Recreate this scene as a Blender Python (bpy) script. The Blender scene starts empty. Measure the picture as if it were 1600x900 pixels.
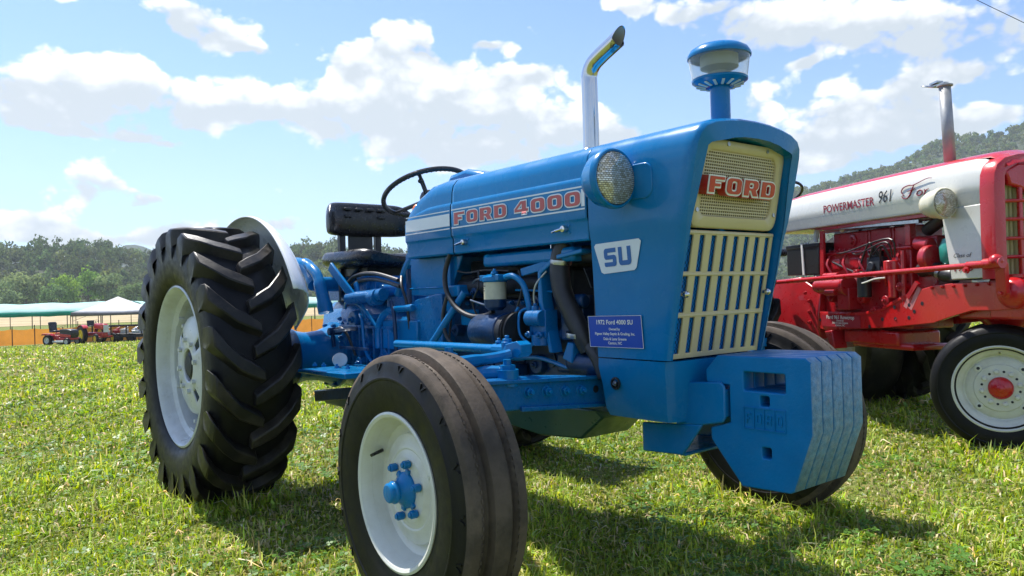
import bpy, bmesh, math, random
import numpy as np
from mathutils import Vector, Matrix

R = math.radians
rng = np.random.default_rng(7)
random.seed(7)
S = bpy.context.scene
COL = S.collection

# ------------------------------------------------------------------ camera
YAW, PITCH, ROLL = 0.894, 0.008, -0.027
CAM = Vector((1.921, -2.083, 0.95))
_f = Vector((-math.sin(YAW) * math.cos(PITCH), math.cos(YAW) * math.cos(PITCH), math.sin(PITCH)))
_r0 = Vector((math.cos(YAW), math.sin(YAW), 0))
_u0 = _r0.cross(_f)
_r = _r0 * math.cos(ROLL) + _u0 * math.sin(ROLL)
_u = -_r0 * math.sin(ROLL) + _u0 * math.cos(ROLL)
cam_data = bpy.data.cameras.new('camera')
cam = bpy.data.objects.new('camera', cam_data)
COL.objects.link(cam)
m = Matrix.Identity(4)
for i in range(3):
    m[i][0], m[i][1], m[i][2], m[i][3] = _r[i], _u[i], -_f[i], CAM[i]
cam.matrix_world = m
cam_data.sensor_width = 36
cam_data.lens = 26.92
cam_data.clip_start = 0.05
cam_data.clip_end = 6000
S.camera = cam

def heading(px):
    """unit ground direction from the camera that a photo column (1600 wide) looks along"""
    d = _f + _r * ((px - 800) / 1196.4)
    d = Vector((d.x, d.y, 0))
    return d.normalized()

def gp(px, dist, z=0.0):
    d = heading(px)
    return Vector((CAM.x + d.x * dist, CAM.y + d.y * dist, z))

# ------------------------------------------------------------------ world, sun, exposure
SUN_EL, SUN_AZ = R(60), math.atan2(-0.99, -0.04)      # azimuth as compass angle: atan2(x, y)
W = bpy.data.worlds.new('World')
S.world = W
W.use_nodes = True
wn, wl = W.node_tree.nodes, W.node_tree.links
wn.clear()

def vdir(px, py):
    d = (_f + _r * ((px - 800) / 1196.4) + _u * ((450 - py) / 1196.4)).normalized()
    return math.atan2(d.x, d.y), math.asin(d.z)

CLOUDS = [  # seen sky: column, row, half sizes in photo pixels, weight
    (40,118,95,42,1),(165,132,85,48,1),(255,165,70,40,1),(345,162,85,32,1),(430,168,75,30,1),
    (60,186,62,22,.9),(110,207,40,9,.7),(285,18,55,32,1),(335,52,55,28,1),(385,78,32,12,.8),(112,3,24,7,.7),
    (240,217,50,9,.8),(135,276,38,26,1),(170,302,55,22,.9),(228,308,42,14,.9),(45,345,80,24,.8),(285,355,55,22,.8),
    (140,372,120,16,.7),(600,60,34,30,1),(648,62,26,26,1),(560,105,50,34,1),(645,115,75,50,1.1),(545,165,60,42,1.1),
    (645,185,100,50,1.1),(745,150,95,48,1),(835,118,48,16,.8),(810,200,105,48,1),(905,190,55,32,.9),(965,212,40,28,.9),
    (720,238,110,26,.8),(775,75,38,12,.8),(425,345,55,22,.8),(520,210,40,24,.8),
    (985,8,40,12,.8),(1085,15,75,26,1),(1190,38,80,30,1),(1310,38,95,38,1),(1430,45,95,42,1),(1530,45,85,36,.9),
    (1185,160,36,48,.7),(1310,172,55,36,1),(1405,160,65,36,1),(1455,198,85,30,.8),(1300,215,75,22,.8),(1545,190,50,18,.8),
    (1285,252,60,18,.8),(1255,95,20,8,.6),(1500,120,70,20,.6)]

def node(t, **kw):
    n = wn.new(t)
    for k, v in kw.items():
        setattr(n, k, v)
    return n

def cloud_group():
    g = bpy.data.node_groups.new('cloud_density', 'ShaderNodeTree')
    g.interface.new_socket('Direction', in_out='INPUT', socket_type='NodeSocketVector')
    g.interface.new_socket('Density', in_out='OUTPUT', socket_type='NodeSocketFloat')
    g.interface.new_socket('Above', in_out='OUTPUT', socket_type='NodeSocketFloat')
    N, L = g.nodes, g.links
    gi, go = N.new('NodeGroupInput'), N.new('NodeGroupOutput')
    def M(op, a, b=None, c=None):
        n = N.new('ShaderNodeMath'); n.operation = op
        for i, x in enumerate((a, b, c)):
            if x is None: continue
            if isinstance(x, (int, float)): n.inputs[i].default_value = x
            else: L.new(x, n.inputs[i])
        return n.outputs[0]
    def V(op, a, b=None, out=0):
        n = N.new('ShaderNodeVectorMath'); n.operation = op
        for i, x in enumerate((a, b)):
            if x is None: continue
            if isinstance(x, (tuple, list)): n.inputs[i].default_value = x
            else: L.new(x, n.inputs[i])
        return n.outputs[out]
    d = gi.outputs[0]
    sx = N.new('ShaderNodeSeparateXYZ'); L.new(d, sx.inputs[0])
    az = M('ARCTAN2', sx.outputs[0], sx.outputs[1])
    el = M('ARCSINE', M('MINIMUM', M('MAXIMUM', sx.outputs[2], -1.0), 1.0))
    # wobble so that no outline is an ellipse
    nz = N.new('ShaderNodeTexNoise'); nz.inputs['Scale'].default_value = 9; nz.inputs['Detail'].default_value = 3
    L.new(d, nz.inputs['Vector'])
    w = V('MULTIPLY', V('SUBTRACT', nz.outputs['Color'], (.5, .5, .5)), (.075, .05, 0))
    cb = N.new('ShaderNodeCombineXYZ'); L.new(az, cb.inputs[0]); L.new(el, cb.inputs[1])
    p = V('ADD', cb.outputs[0], w)
    lean = None
    for ci, (cx, cy, rx, ry, wt) in enumerate(CLOUDS):
        if ci and ci % 8 == 0:      # keeps the node evaluation in short batches
            n = N.new('ShaderNodeVectorMath'); n.operation = 'MULTIPLY_ADD'
            L.new(lean, n.inputs[0]); n.inputs[1].default_value = (1e-9, 1e-9, 0); L.new(p, n.inputs[2])
            p = n.outputs[0]
        a, e = vdir(cx, cy)
        kx, ky = 1196 / rx * CL_TIGHT, 1196 / ry * CL_TIGHT
        n = N.new('ShaderNodeVectorMath'); n.operation = 'MULTIPLY_ADD'
        L.new(p, n.inputs[0]); n.inputs[1].default_value = (kx, ky, 0); n.inputs[2].default_value = (-a * kx, -e * ky, 1)
        q = n.outputs[0]
        d2 = V('DOT_PRODUCT', q, q, out=1)
        gss = M('POWER', 0.36, d2)
        n = N.new('ShaderNodeVectorMath'); n.operation = 'MULTIPLY_ADD'
        L.new(q, n.inputs[0]); L.new(gss, n.inputs[1])
        if lean is not None: L.new(lean, n.inputs[2])
        lean = n.outputs[0]
    sl = N.new('ShaderNodeSeparateXYZ'); L.new(lean, sl.inputs[0])
    slope = M('MULTIPLY', sl.outputs[1], 1 / .36)
    total = M('MINIMUM', M('MULTIPLY', sl.outputs[2], 1 / .36), 1.15)
    # the rest of the sky: the same kind of broken cumulus everywhere outside the view
    n2 = N.new('ShaderNodeTexNoise'); n2.inputs['Scale'].default_value = 4.2; n2.inputs['Detail'].default_value = 2
    L.new(V('MULTIPLY', d, (1, 1, 2.2)), n2.inputs['Vector'])
    far = M('MULTIPLY', M('SUBTRACT', n2.outputs[0], .40), 4.0)
    dt = V('DOT_PRODUCT', d, tuple(_f), out=1)
    mr = N.new('ShaderNodeMapRange'); mr.interpolation_type = 'SMOOTHSTEP'
    L.new(dt, mr.inputs[0])
    for i, x in enumerate((.60, .76, 1.0, 0.0)): mr.inputs[i + 1].default_value = x
    total = M('MULTIPLY_ADD', M('MINIMUM', M('MAXIMUM', far, 0.0), 1.2), mr.outputs[0], total)
    n3 = N.new('ShaderNodeTexNoise'); n3.inputs['Scale'].default_value = 17; n3.inputs['Detail'].default_value = 7
    n3.inputs['Roughness'].default_value = .58
    L.new(V('MULTIPLY', d, (1, 1, 1.5)), n3.inputs['Vector'])
    vo = N.new('ShaderNodeTexVoronoi'); vo.feature = 'F1'; vo.inputs['Scale'].default_value = 15; vo.inputs['Detail'].default_value = 2.5
    vo.inputs['Roughness'].default_value = .55; vo.inputs['Lacunarity'].default_value = 2.3
    L.new(V('ADD', V('MULTIPLY', d, (1, 1, 1.4)), V('MULTIPLY', nz.outputs['Color'], (.05, .05, .05))), vo.inputs['Vector'])
    puff = M('MULTIPLY', M('SUBTRACT', .42, vo.outputs['Distance']), .95)
    den = M('ADD', M('ADD', total, puff), M('MULTIPLY', M('SUBTRACT', n3.outputs[0], .5), 1.3))
    L.new(den, go.inputs[0])
    # how much cloud lies above this point: bases are thick above, tops are not
    n4 = N.new('ShaderNodeTexNoise'); n4.inputs['Scale'].default_value = 17; n4.inputs['Detail'].default_value = 4
    n4.inputs['Roughness'].default_value = .55
    L.new(V('ADD', V('MULTIPLY', d, (1, 1, 1.5)), (-.012, -.006, .045)), n4.inputs['Vector'])
    above = M('ADD', M('MULTIPLY_ADD', slope, -1.0, total), M('MULTIPLY_ADD', M('SUBTRACT', n4.outputs[0], .5), 2.0, M('MULTIPLY', puff, -1.3)))
    L.new(above, go.inputs[1])
    return g

def build_sky():
    sky = node('ShaderNodeTexSky', sky_type='NISHITA')
    sky.sun_disc = False
    sky.sun_elevation = SUN_EL
    sky.sun_rotation = SUN_AZ
    sky.altitude = 600; sky.air_density = 1.0; sky.dust_density = 1.0; sky.ozone_density = 1.0
    tc = node('ShaderNodeTexCoord')
    nrm = node('ShaderNodeVectorMath', operation='NORMALIZE'); wl.new(tc.outputs['Generated'], nrm.inputs[0])
    G = cloud_group()
    a = node('ShaderNodeGroup'); a.node_tree = G; wl.new(nrm.outputs[0], a.inputs[0])
    mask = node('ShaderNodeMapRange', interpolation_type='SMOOTHSTEP'); wl.new(a.outputs[0], mask.inputs[0])
    for i, x in enumerate((.02, .40, 0, .98)): mask.inputs[i + 1].default_value = x
    thick = node('ShaderNodeMapRange', interpolation_type='SMOOTHSTEP'); wl.new(a.outputs[1], thick.inputs[0])
    for i, x in enumerate((.66, 2.1, 0, 1)): thick.inputs[i + 1].default_value = x
    ccol = node('ShaderNodeMix', data_type='RGBA'); wl.new(thick.outputs[0], ccol.inputs[0])
    ccol.inputs[6].default_value = (8.8, 8.85, 8.9, 1)
    ccol.inputs[7].default_value = (4.5, 5.0, 5.35, 1)
    # thin water-vapour veil that whitens the sky towards the horizon
    sz = node('ShaderNodeSeparateXYZ'); wl.new(nrm.outputs[0], sz.inputs[0])
    veil = node('ShaderNodeMapRange', interpolation_type='SMOOTHSTEP'); wl.new(sz.outputs[2], veil.inputs[0])
    for i, x in enumerate((0, .42, .24, .0)): veil.inputs[i + 1].default_value = x
    bl = node('ShaderNodeMix', data_type='RGBA'); wl.new(veil.outputs[0], bl.inputs[0])
    gain = node('ShaderNodeMix', data_type='RGBA', blend_type='MULTIPLY'); gain.inputs[0].default_value = 1
    wl.new(sky.outputs[0], gain.inputs[6]); gain.inputs[7].default_value = (.84, 1.06, 1.42, 1)
    wl.new(gain.outputs[2], bl.inputs[6]); bl.inputs[7].default_value = (5.0, 6.2, 6.9, 1)
    mix = node('ShaderNodeMix', data_type='RGBA'); wl.new(mask.outputs[0], mix.inputs[0])
    wl.new(bl.outputs[2], mix.inputs[6]); wl.new(ccol.outputs[2], mix.inputs[7])
    bg = node('ShaderNodeBackground'); bg.inputs[1].default_value = SKY_STRENGTH
    wl.new(mix.outputs[2], bg.inputs[0])
    out = node('ShaderNodeOutputWorld'); wl.new(bg.outputs[0], out.inputs[0])
SKY_STRENGTH = 0.095
CL_TIGHT = 1.0
build_sky()
W.cycles.sampling_method = 'MANUAL'
W.cycles.sample_map_resolution = 512

sun_data = bpy.data.lights.new('sun', 'SUN')
sun = bpy.data.objects.new('sun', sun_data)
COL.objects.link(sun)
sun_data.energy = 5.0
sun_data.angle = R(0.55)
sun_data.color = (1.0, 0.955, 0.88)
_sd = Vector((math.sin(SUN_AZ) * math.cos(SUN_EL), math.cos(SUN_AZ) * math.cos(SUN_EL), math.sin(SUN_EL)))
sun.rotation_euler = _sd.to_track_quat('Z', 'Y').to_euler()
sun.location = _sd * 30

S.view_settings.view_transform = 'Standard'
S.view_settings.look = 'None'
S.view_settings.exposure = 0.70
S.view_settings.gamma = 1.0
S.view_settings.use_curve_mapping = False
S.render.engine = 'CYCLES'
S.cycles.use_denoising = True
S.cycles.max_bounces = 8
S.cycles.transparent_max_bounces = 12

# ------------------------------------------------------------------ materials
def base_mat(name):
    mt = bpy.data.materials.new(name)
    mt.use_nodes = True
    nt = mt.node_tree
    return mt, nt, nt.nodes['Principled BSDF']

def noise(nt, scale, detail=4, rough=.55, coord='Object', vec=None):
    n = nt.nodes.new('ShaderNodeTexNoise')
    n.inputs['Scale'].default_value = scale
    n.inputs['Detail'].default_value = detail
    n.inputs['Roughness'].default_value = rough
    if vec is None:
        tc = nt.nodes.new('ShaderNodeTexCoord')
        nt.links.new(tc.outputs[coord], n.inputs['Vector'])
    else:
        nt.links.new(vec, n.inputs['Vector'])
    return n

def ramp(nt, src, stops):
    r = nt.nodes.new('ShaderNodeValToRGB')
    nt.links.new(src, r.inputs[0])
    e = r.color_ramp.elements
    while len(e) < len(stops): e.new(.5)
    for i, (p, c) in enumerate(stops):
        e[i].position = p
        e[i].color = tuple(c) + (1,) if len(c) == 3 else c
    return r

def mat(name, col, rough=.4, metal=0, coat=0, var=.12, scale=6, bump=0, bscale=60, spec=.5, dirt=None, dirt_amt=.4, dirt_scale=9, rvar=.1):
    mt, nt, b = base_mat(name)
    n = noise(nt, scale)
    dark = [c * (1 - var) for c in col]; light = [min(1, c * (1 + var)) for c in col]
    r = ramp(nt, n.outputs[0], [(.3, dark), (.7, light)])
    out = r.outputs[0]
    if dirt:
        n2 = noise(nt, dirt_scale, 6, .65)
        mr = nt.nodes.new('ShaderNodeMapRange'); nt.links.new(n2.outputs[0], mr.inputs[0])
        for i, x in enumerate((.45, .72, 0, dirt_amt)): mr.inputs[i + 1].default_value = x
        mx = nt.nodes.new('ShaderNodeMix'); mx.data_type = 'RGBA'
        nt.links.new(mr.outputs[0], mx.inputs[0]); nt.links.new(out, mx.inputs[6]); mx.inputs[7].default_value = tuple(dirt) + (1,)
        out = mx.outputs[2]
    nt.links.new(out, b.inputs['Base Color'])
    n3 = noise(nt, scale * 3, 3)
    mr = nt.nodes.new('ShaderNodeMapRange'); nt.links.new(n3.outputs[0], mr.inputs[0])
    for i, x in enumerate((.3, .7, max(.02, rough - rvar), min(1, rough + rvar))): mr.inputs[i + 1].default_value = x
    nt.links.new(mr.outputs[0], b.inputs['Roughness'])
    b.inputs['Metallic'].default_value = metal
    b.inputs['Coat Weight'].default_value = coat
    b.inputs['Coat Roughness'].default_value = .07
    b.inputs['Specular IOR Level'].default_value = spec
    if bump:
        n4 = noise(nt, bscale, 4)
        bp = nt.nodes.new('ShaderNodeBump'); bp.inputs['Strength'].default_value = bump; bp.inputs['Distance'].default_value = .004
        nt.links.new(n4.outputs[0], bp.inputs['Height']); nt.links.new(bp.outputs[0], b.inputs['Normal'])
    return mt

M = {}
M['blue'] = mat('blue_paint', (.0010, .160, .410), .26, coat=.30, spec=.16, var=.08, scale=3, bump=.10, bscale=7, dirt=(.03, .20, .42), dirt_amt=.28, dirt_scale=22)
M['blue_cast'] = mat('blue_cast_paint', (.0008, .135, .37), .30, coat=.25, spec=.3, var=.2, scale=14, bump=.35, bscale=110, dirt=(.02, .05, .1), dirt_amt=.5, dirt_scale=14)
M['blue_dark'] = mat('shade_painted_blue_cast_iron', (.001, .032, .105), .36, coat=.25, spec=.35, var=.4, scale=12, bump=.4, bscale=80, dirt=(.012, .02, .035), dirt_amt=.75, dirt_scale=10)  # engine-bay shade put into base and dirt colours, darker than the cast blue
M['blue_weight'] = mat('blue_weight_paint', (.0010, .158, .41), .40, coat=.08, spec=.18, var=.1, scale=8, bump=.30, bscale=120, dirt=(.03, .19, .40), dirt_amt=.35, dirt_scale=18)
M['weight_edge'] = mat('worn_blue_grey_edge', (.07, .21, .36), .45, coat=.1, var=.3, scale=60, bump=.7, bscale=240, dirt=(.30, .36, .40), dirt_amt=.6, dirt_scale=50)
M['rubber'] = mat('black_rubber', (.0065, .0065, .007), .46, var=.3, scale=9, bump=.12, bscale=70, spec=.22, dirt=(.018, .017, .015), dirt_amt=.5, dirt_scale=7)
M['rubber_dust'] = mat('dusty_rubber', (.095, .074, .056), .70, var=.4, scale=7, bump=.25, bscale=140, spec=.2, dirt=(.030, .026, .022), dirt_amt=.8, dirt_scale=13)
M['rubber_lug'] = mat('dusty_black_lug_rubber', (.012, .0115, .011), .42, spec=.3, var=.3, scale=8, bump=.15, bscale=90, dirt=(.085, .07, .055), dirt_amt=.62, dirt_scale=6)
M['white_wheel'] = mat('cream_white_wheel_paint', (.66, .66, .585), .40, coat=.2, var=.04, scale=8, bump=.05, bscale=90, dirt=(.40, .37, .26), dirt_amt=.35, dirt_scale=12)
M['silver_wheel'] = mat('silver_grey_wheel_paint', (.58, .60, .60), .35, coat=.2, var=.05, scale=7, bump=.08, bscale=60, dirt=(.32, .31, .27), dirt_amt=.4)
M['white_fender'] = mat('white_fender_paint', (.84, .85, .85), .3, coat=.4, var=.03, scale=4, bump=.05, bscale=14)
M['cream'] = mat('cream_grille_paint', (.60, .50, .275), .42, coat=.15, var=.05, scale=9, bump=.05, bscale=100, dirt=(.34, .29, .15), dirt_amt=.3)
M['red_letter'] = mat('red_letter_enamel', (.52, .03, .018), .35, coat=.3, var=.06, scale=20)
M['white_letter'] = mat('white_letter_enamel', (.76, .75, .70), .4, var=.04, scale=20)
M['decal_red'] = mat('faded_red_decal', (.44, .085, .085), .45, var=.1, scale=30)
M['decal_white'] = mat('white_decal', (.66, .71, .76), .4, coat=.2, var=.03, scale=20)
M['decal_blue'] = mat('blue_lettering', (.008, .11, .36), .4, var=.05, scale=20)
M['sign_blue'] = mat('blue_sign_board', (.006, .06, .40), .45, var=.04, scale=5)
M['sign_red'] = mat('red_sign_board', (.36, .015, .03), .45, var=.04, scale=5)
M['chrome'] = mat('chrome', (.62, .61, .59), .17, metal=1, var=.03, rvar=.03)
M['steel'] = mat('dull_steel', (.46, .47, .48), .36, metal=1, var=.15, scale=30)
M['pipe_steel'] = mat('weathered_pipe_steel', (.34, .35, .36), .5, metal=.35, var=.15, scale=10)
M['black'] = mat('black_vinyl', (.013, .013, .014), .30, var=.15, scale=12, bump=.15, bscale=160)
M['black_paint'] = mat('black_paint', (.014, .014, .015), .4, var=.2, scale=12, bump=.1)
M['hose'] = mat('black_hose', (.02, .02, .022), .45, var=.2, scale=14, bump=.1, dirt=(.06, .06, .06), dirt_amt=.4)
M['dark'] = mat('dark_metal_and_void_shade', (.012, .016, .024), .6, var=.3, scale=14)  # near-black metal; its colour also stands in for shade in engine gaps
M['olive'] = mat('oil_pan_paint', (.022, .075, .085), .36, coat=.3, var=.1, scale=7, bump=.05)
M['red'] = mat('red_tractor_paint', (.50, .010, .012), .30, coat=.5, var=.06, scale=4, bump=.03, bscale=25)
M['red_cast'] = mat('red_cast_paint', (.42, .009, .016), .34, coat=.4, var=.16, scale=12, bump=.35, bscale=100, dirt=(.20, .006, .010), dirt_amt=.4)
M['offwhite'] = mat('off_white_hood_paint', (.60, .595, .54), .28, coat=.5, var=.03, scale=3, bump=.03, bscale=18)
M['yellow'] = mat('yellow_wheel_paint', (.70, .52, .02), .4, var=.05)
M['orange'] = mat('orange_plastic', (.85, .20, .01), .35, coat=.4, var=.06, scale=20)
M['teal'] = mat('teal_can', (.02, .25, .20), .35, coat=.3)
M['label'] = mat('filter_label', (.55, .52, .38), .5, var=.1, scale=40)

def net_mat(name, col, sx, sz):
    """wire gauze seen behind slots: relief and colour of a fine weave"""
    mt, nt, b = base_mat(name)
    tc = nt.nodes.new('ShaderNodeTexCoord')
    mp = nt.nodes.new('ShaderNodeMapping'); mp.inputs['Scale'].default_value = (sx, sx, sz)
    nt.links.new(tc.outputs['Object'], mp.inputs[0])
    ck = nt.nodes.new('ShaderNodeTexChecker'); ck.inputs['Scale'].default_value = 1
    nt.links.new(mp.outputs[0], ck.inputs[0])
    ck.inputs[1].default_value = tuple(col) + (1,); ck.inputs[2].default_value = tuple(c * .30 for c in col) + (1,)
    nt.links.new(ck.outputs[0], b.inputs['Base Color'])
    bp = nt.nodes.new('ShaderNodeBump'); bp.inputs['Strength'].default_value = .8; bp.inputs['Distance'].default_value = .003
    nt.links.new(ck.outputs[1], bp.inputs['Height']); nt.links.new(bp.outputs[0], b.inputs['Normal'])
    b.inputs['Roughness'].default_value = .8; b.inputs['Specular IOR Level'].default_value = .05
    return mt
M['gauze'] = net_mat('blue_radiator_gauze', (.015, .17, .52), 150, 110)

def glass_mat(name, rough=.05, col=(.95, .97, .97)):
    mt, nt, b = base_mat(name)
    b.inputs['Base Color'].default_value = tuple(col) + (1,)
    b.inputs['Transmission Weight'].default_value = .92
    b.inputs['Roughness'].default_value = rough
    b.inputs['IOR'].default_value = 1.25
    n = noise(nt, 40, 3); bp = nt.nodes.new('ShaderNodeBump'); bp.inputs['Strength'].default_value = .05
    nt.links.new(n.outputs[0], bp.inputs['Height']); nt.links.new(bp.outputs[0], b.inputs['Normal'])
    return mt
M['bowl'] = glass_mat('clear_plastic_bowl', .12, (.9, .92, .9))

def lens_mat():
    mt, nt, b = base_mat('ribbed_headlight_glass')
    tc = nt.nodes.new('ShaderNodeTexCoord')
    sp = nt.nodes.new('ShaderNodeSeparateXYZ'); nt.links.new(tc.outputs['Object'], sp.inputs[0])
    cb = nt.nodes.new('ShaderNodeCombineXYZ'); nt.links.new(sp.outputs[1], cb.inputs[0]); nt.links.new(sp.outputs[2], cb.inputs[1])
    bk = nt.nodes.new('ShaderNodeTexBrick'); nt.links.new(cb.outputs[0], bk.inputs['Vector'])
    bk.inputs['Scale'].default_value = 100; bk.inputs['Brick Width'].default_value = 1.05; bk.inputs['Row Height'].default_value = .62
    bk.inputs['Mortar Size'].default_value = .12; bk.inputs['Mortar Smooth'].default_value = 1.0; bk.offset = .5
    bk.inputs['Color1'].default_value = (.92, .89, .80, 1); bk.inputs['Color2'].default_value = (.50, .44, .28, 1); bk.inputs['Mortar'].default_value = (.22, .18, .10, 1)
    nt.links.new(bk.outputs['Color'], b.inputs['Base Color'])
    bp = nt.nodes.new('ShaderNodeBump'); bp.inputs['Strength'].default_value = .9; bp.inputs['Distance'].default_value = .004; bp.invert = True
    nt.links.new(bk.outputs['Fac'], bp.inputs['Height']); nt.links.new(bp.outputs[0], b.inputs['Normal'])
    b.inputs['Roughness'].default_value = .16
    b.inputs['Metallic'].default_value = .55
    b.inputs['Coat Weight'].default_value = .6
    return mt
M['lens'] = lens_mat()

# ------------------------------------------------------------------ mesh helpers
def vec(p): return Vector(p)

def smooth_path(pts, sub=6):
    pts = [Vector(p) for p in pts]
    if len(pts) < 3: return pts
    out = []
    for i in range(len(pts) - 1):
        p0 = pts[max(0, i - 1)]; p1 = pts[i]; p2 = pts[i + 1]; p3 = pts[min(len(pts) - 1, i + 2)]
        for k in range(sub):
            t = k / sub
            out.append(.5 * ((2 * p1) + (p2 - p0) * t + (2 * p0 - 5 * p1 + 4 * p2 - p3) * t * t + (3 * p1 - p0 - 3 * p2 + p3) * t ** 3))
    out.append(pts[-1])
    return out

class MB:
    def __init__(s): s.v = []; s.f = []; s.m = []; s.mi = 0
    def add(s, vs, fs):
        o = len(s.v); s.v += [tuple(x) for x in vs]
        for f in fs: s.f.append(tuple(i + o for i in f)); s.m.append(s.mi)
        return s
    def box(s, c, d, rot=None):
        c = Vector(c); x, y, z = d[0] / 2, d[1] / 2, d[2] / 2
        vs = [Vector((a * x, b * y, e * z)) for e in (-1, 1) for b in (-1, 1) for a in (-1, 1)]
        if rot is not None: vs = [rot @ v for v in vs]
        return s.add([v + c for v in vs], [(0, 2, 3, 1), (4, 5, 7, 6), (0, 1, 5, 4), (2, 6, 7, 3), (0, 4, 6, 2), (1, 3, 7, 5)])
    def bx(s, x0, x1, y0, y1, z0, z1):
        return s.box(((x0 + x1) / 2, (y0 + y1) / 2, (z0 + z1) / 2), (abs(x1 - x0), abs(y1 - y0), abs(z1 - z0)))
    def bar(s, p0, p1, w, h, up=(0, 0, 1)):
        p0, p1 = Vector(p0), Vector(p1); d = (p1 - p0); L = d.length; d.normalize()
        sd = d.cross(Vector(up)).normalized(); u = sd.cross(d)
        rot = Matrix((d, sd, u)).transposed()
        return s.box((p0 + p1) / 2, (L, w, h), rot)
    def cyl(s, p0, p1, r0, r1=None, n=16, caps=True):
        r1 = r0 if r1 is None else r1
        p0, p1 = Vector(p0), Vector(p1); d = (p1 - p0).normalized()
        a = d.orthogonal().normalized(); b = d.cross(a)
        vs = []
        for p, r in ((p0, r0), (p1, r1)):
            for i in range(n):
                t = 2 * math.pi * i / n; vs.append(p + (a * math.cos(t) + b * math.sin(t)) * r)
        fs = [(i, (i + 1) % n, n + (i + 1) % n, n + i) for i in range(n)]
        if caps: fs += [tuple(range(n - 1, -1, -1)), tuple(range(n, 2 * n))]
        return s.add(vs, fs)
    def tube(s, pts, r, n=10, sub=6, caps=True):
        P = smooth_path(pts, sub); rs = r if isinstance(r, (list, tuple)) else [r] * len(P)
        if len(rs) != len(P): rs = [rs[min(len(rs) - 1, int(i / (len(P) - 1) * (len(rs) - 1) + .5))] for i in range(len(P))]
        vs = []; a = None
        for i, p in enumerate(P):
            d = (P[min(len(P) - 1, i + 1)] - P[max(0, i - 1)]).normalized()
            a = d.orthogonal().normalized() if a is None else (a - d * a.dot(d)).normalized()
            b = d.cross(a)
            for k in range(n):
                t = 2 * math.pi * k / n; vs.append(p + (a * math.cos(t) + b * math.sin(t)) * rs[i])
        fs = [(i * n + k, i * n + (k + 1) % n, (i + 1) * n + (k + 1) % n, (i + 1) * n + k) for i in range(len(P) - 1) for k in range(n)]
        if caps: fs += [tuple(range(n - 1, -1, -1)), tuple(range((len(P) - 1) * n, len(P) * n))]
        return s.add(vs, fs)
    def lathe(s, prof, c=(0, 0, 0), axis=(0, 1, 0), n=32, a0=0, a1=2 * math.pi, skip=None):
        """prof: (radius, offset along axis)"""
        c = Vector(c); ax = Vector(axis).normalized()
        u = Vector((1, 0, 0)) if abs(ax.x) < .9 else Vector((0, 1, 0))
        u = (u - ax * u.dot(ax)).normalized(); w = ax.cross(u) * (-1 if abs(ax.y) > .9 and ax.y > 0 else 1)
        full = abs(a1 - a0 - 2 * math.pi) < 1e-6
        na = n if full else n + 1
        vs = []
        for (r, h) in prof:
            for i in range(na):
                t = a0 + (a1 - a0) * i / n
                vs.append(c + ax * h + (u * math.cos(t) + w * math.sin(t)) * max(r, 1e-4))
        fs = []
        for j in range(len(prof) - 1):
            for i in range(n):
                if skip and skip(j, i): continue
                k = (i + 1) % na
                fs.append((j * na + i, j * na + k, (j + 1) * na + k, (j + 1) * na + i))
        return s.add(vs, fs)
    def prism(s, poly, axis, d0, d1):
        """poly in the two other axes (X:yz, Y:xz, Z:xy), extruded d0..d1 along axis"""
        n = len(poly)
        def P(a, b, d): return {'X': (d, a, b), 'Y': (a, d, b), 'Z': (a, b, d)}[axis]
        vs = [P(a, b, d0) for a, b in poly] + [P(a, b, d1) for a, b in poly]
        fs = [(i, (i + 1) % n, n + (i + 1) % n, n + i) for i in range(n)] + [tuple(range(n - 1, -1, -1)), tuple(range(n, 2 * n))]
        return s.add(vs, fs)
    def loft(s, secs, closed=False, cap0=False, cap1=False):
        n = len(secs[0]); vs = [p for q in secs for p in q]
        fs = []
        for j in range(len(secs) - 1):
            for i in range(n if closed else n - 1):
                k = (i + 1) % n
                fs.append((j * n + i, j * n + k, (j + 1) * n + k, (j + 1) * n + i))
        if cap0: fs.append(tuple(range(n)))
        if cap1: fs.append(tuple(range((len(secs) - 1) * n, len(secs) * n)))
        return s.add(vs, fs)
    def ball(s, c, r, n=12, m=8):
        rx, ry, rz = r if isinstance(r, (tuple, list)) else (r, r, r)
        vs = [(c[0] + rx * math.sin(math.pi * j / m) * math.cos(2 * math.pi * i / n), c[1] + ry * math.sin(math.pi * j / m) * math.sin(2 * math.pi * i / n), c[2] + rz * math.cos(math.pi * j / m)) for j in range(m + 1) for i in range(n)]
        return s.add(vs, [(j * n + i, j * n + (i + 1) % n, (j + 1) * n + (i + 1) % n, (j + 1) * n + i) for j in range(m) for i in range(n)])
    def hexnut(s, p, d, r, h):
        p = Vector(p); d = Vector(d).normalized(); s.cyl(p, p + d * h, r, n=6)
        return s.cyl(p + d * h, p + d * (h + r * .7), r * .5, n=8)
    def mesh(s, name, smooth=35):
        me = bpy.data.meshes.new(name)
        me.from_pydata(s.v, [], s.f)
        bm = bmesh.new(); bm.from_mesh(me)
        bmesh.ops.remove_doubles(bm, verts=bm.verts, dist=1e-5)
        bmesh.ops.recalc_face_normals(bm, faces=bm.faces)
        bm.to_mesh(me); bm.free()
        if smooth:
            me.shade_smooth(); me.set_sharp_from_angle(angle=R(smooth))
        return me
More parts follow.
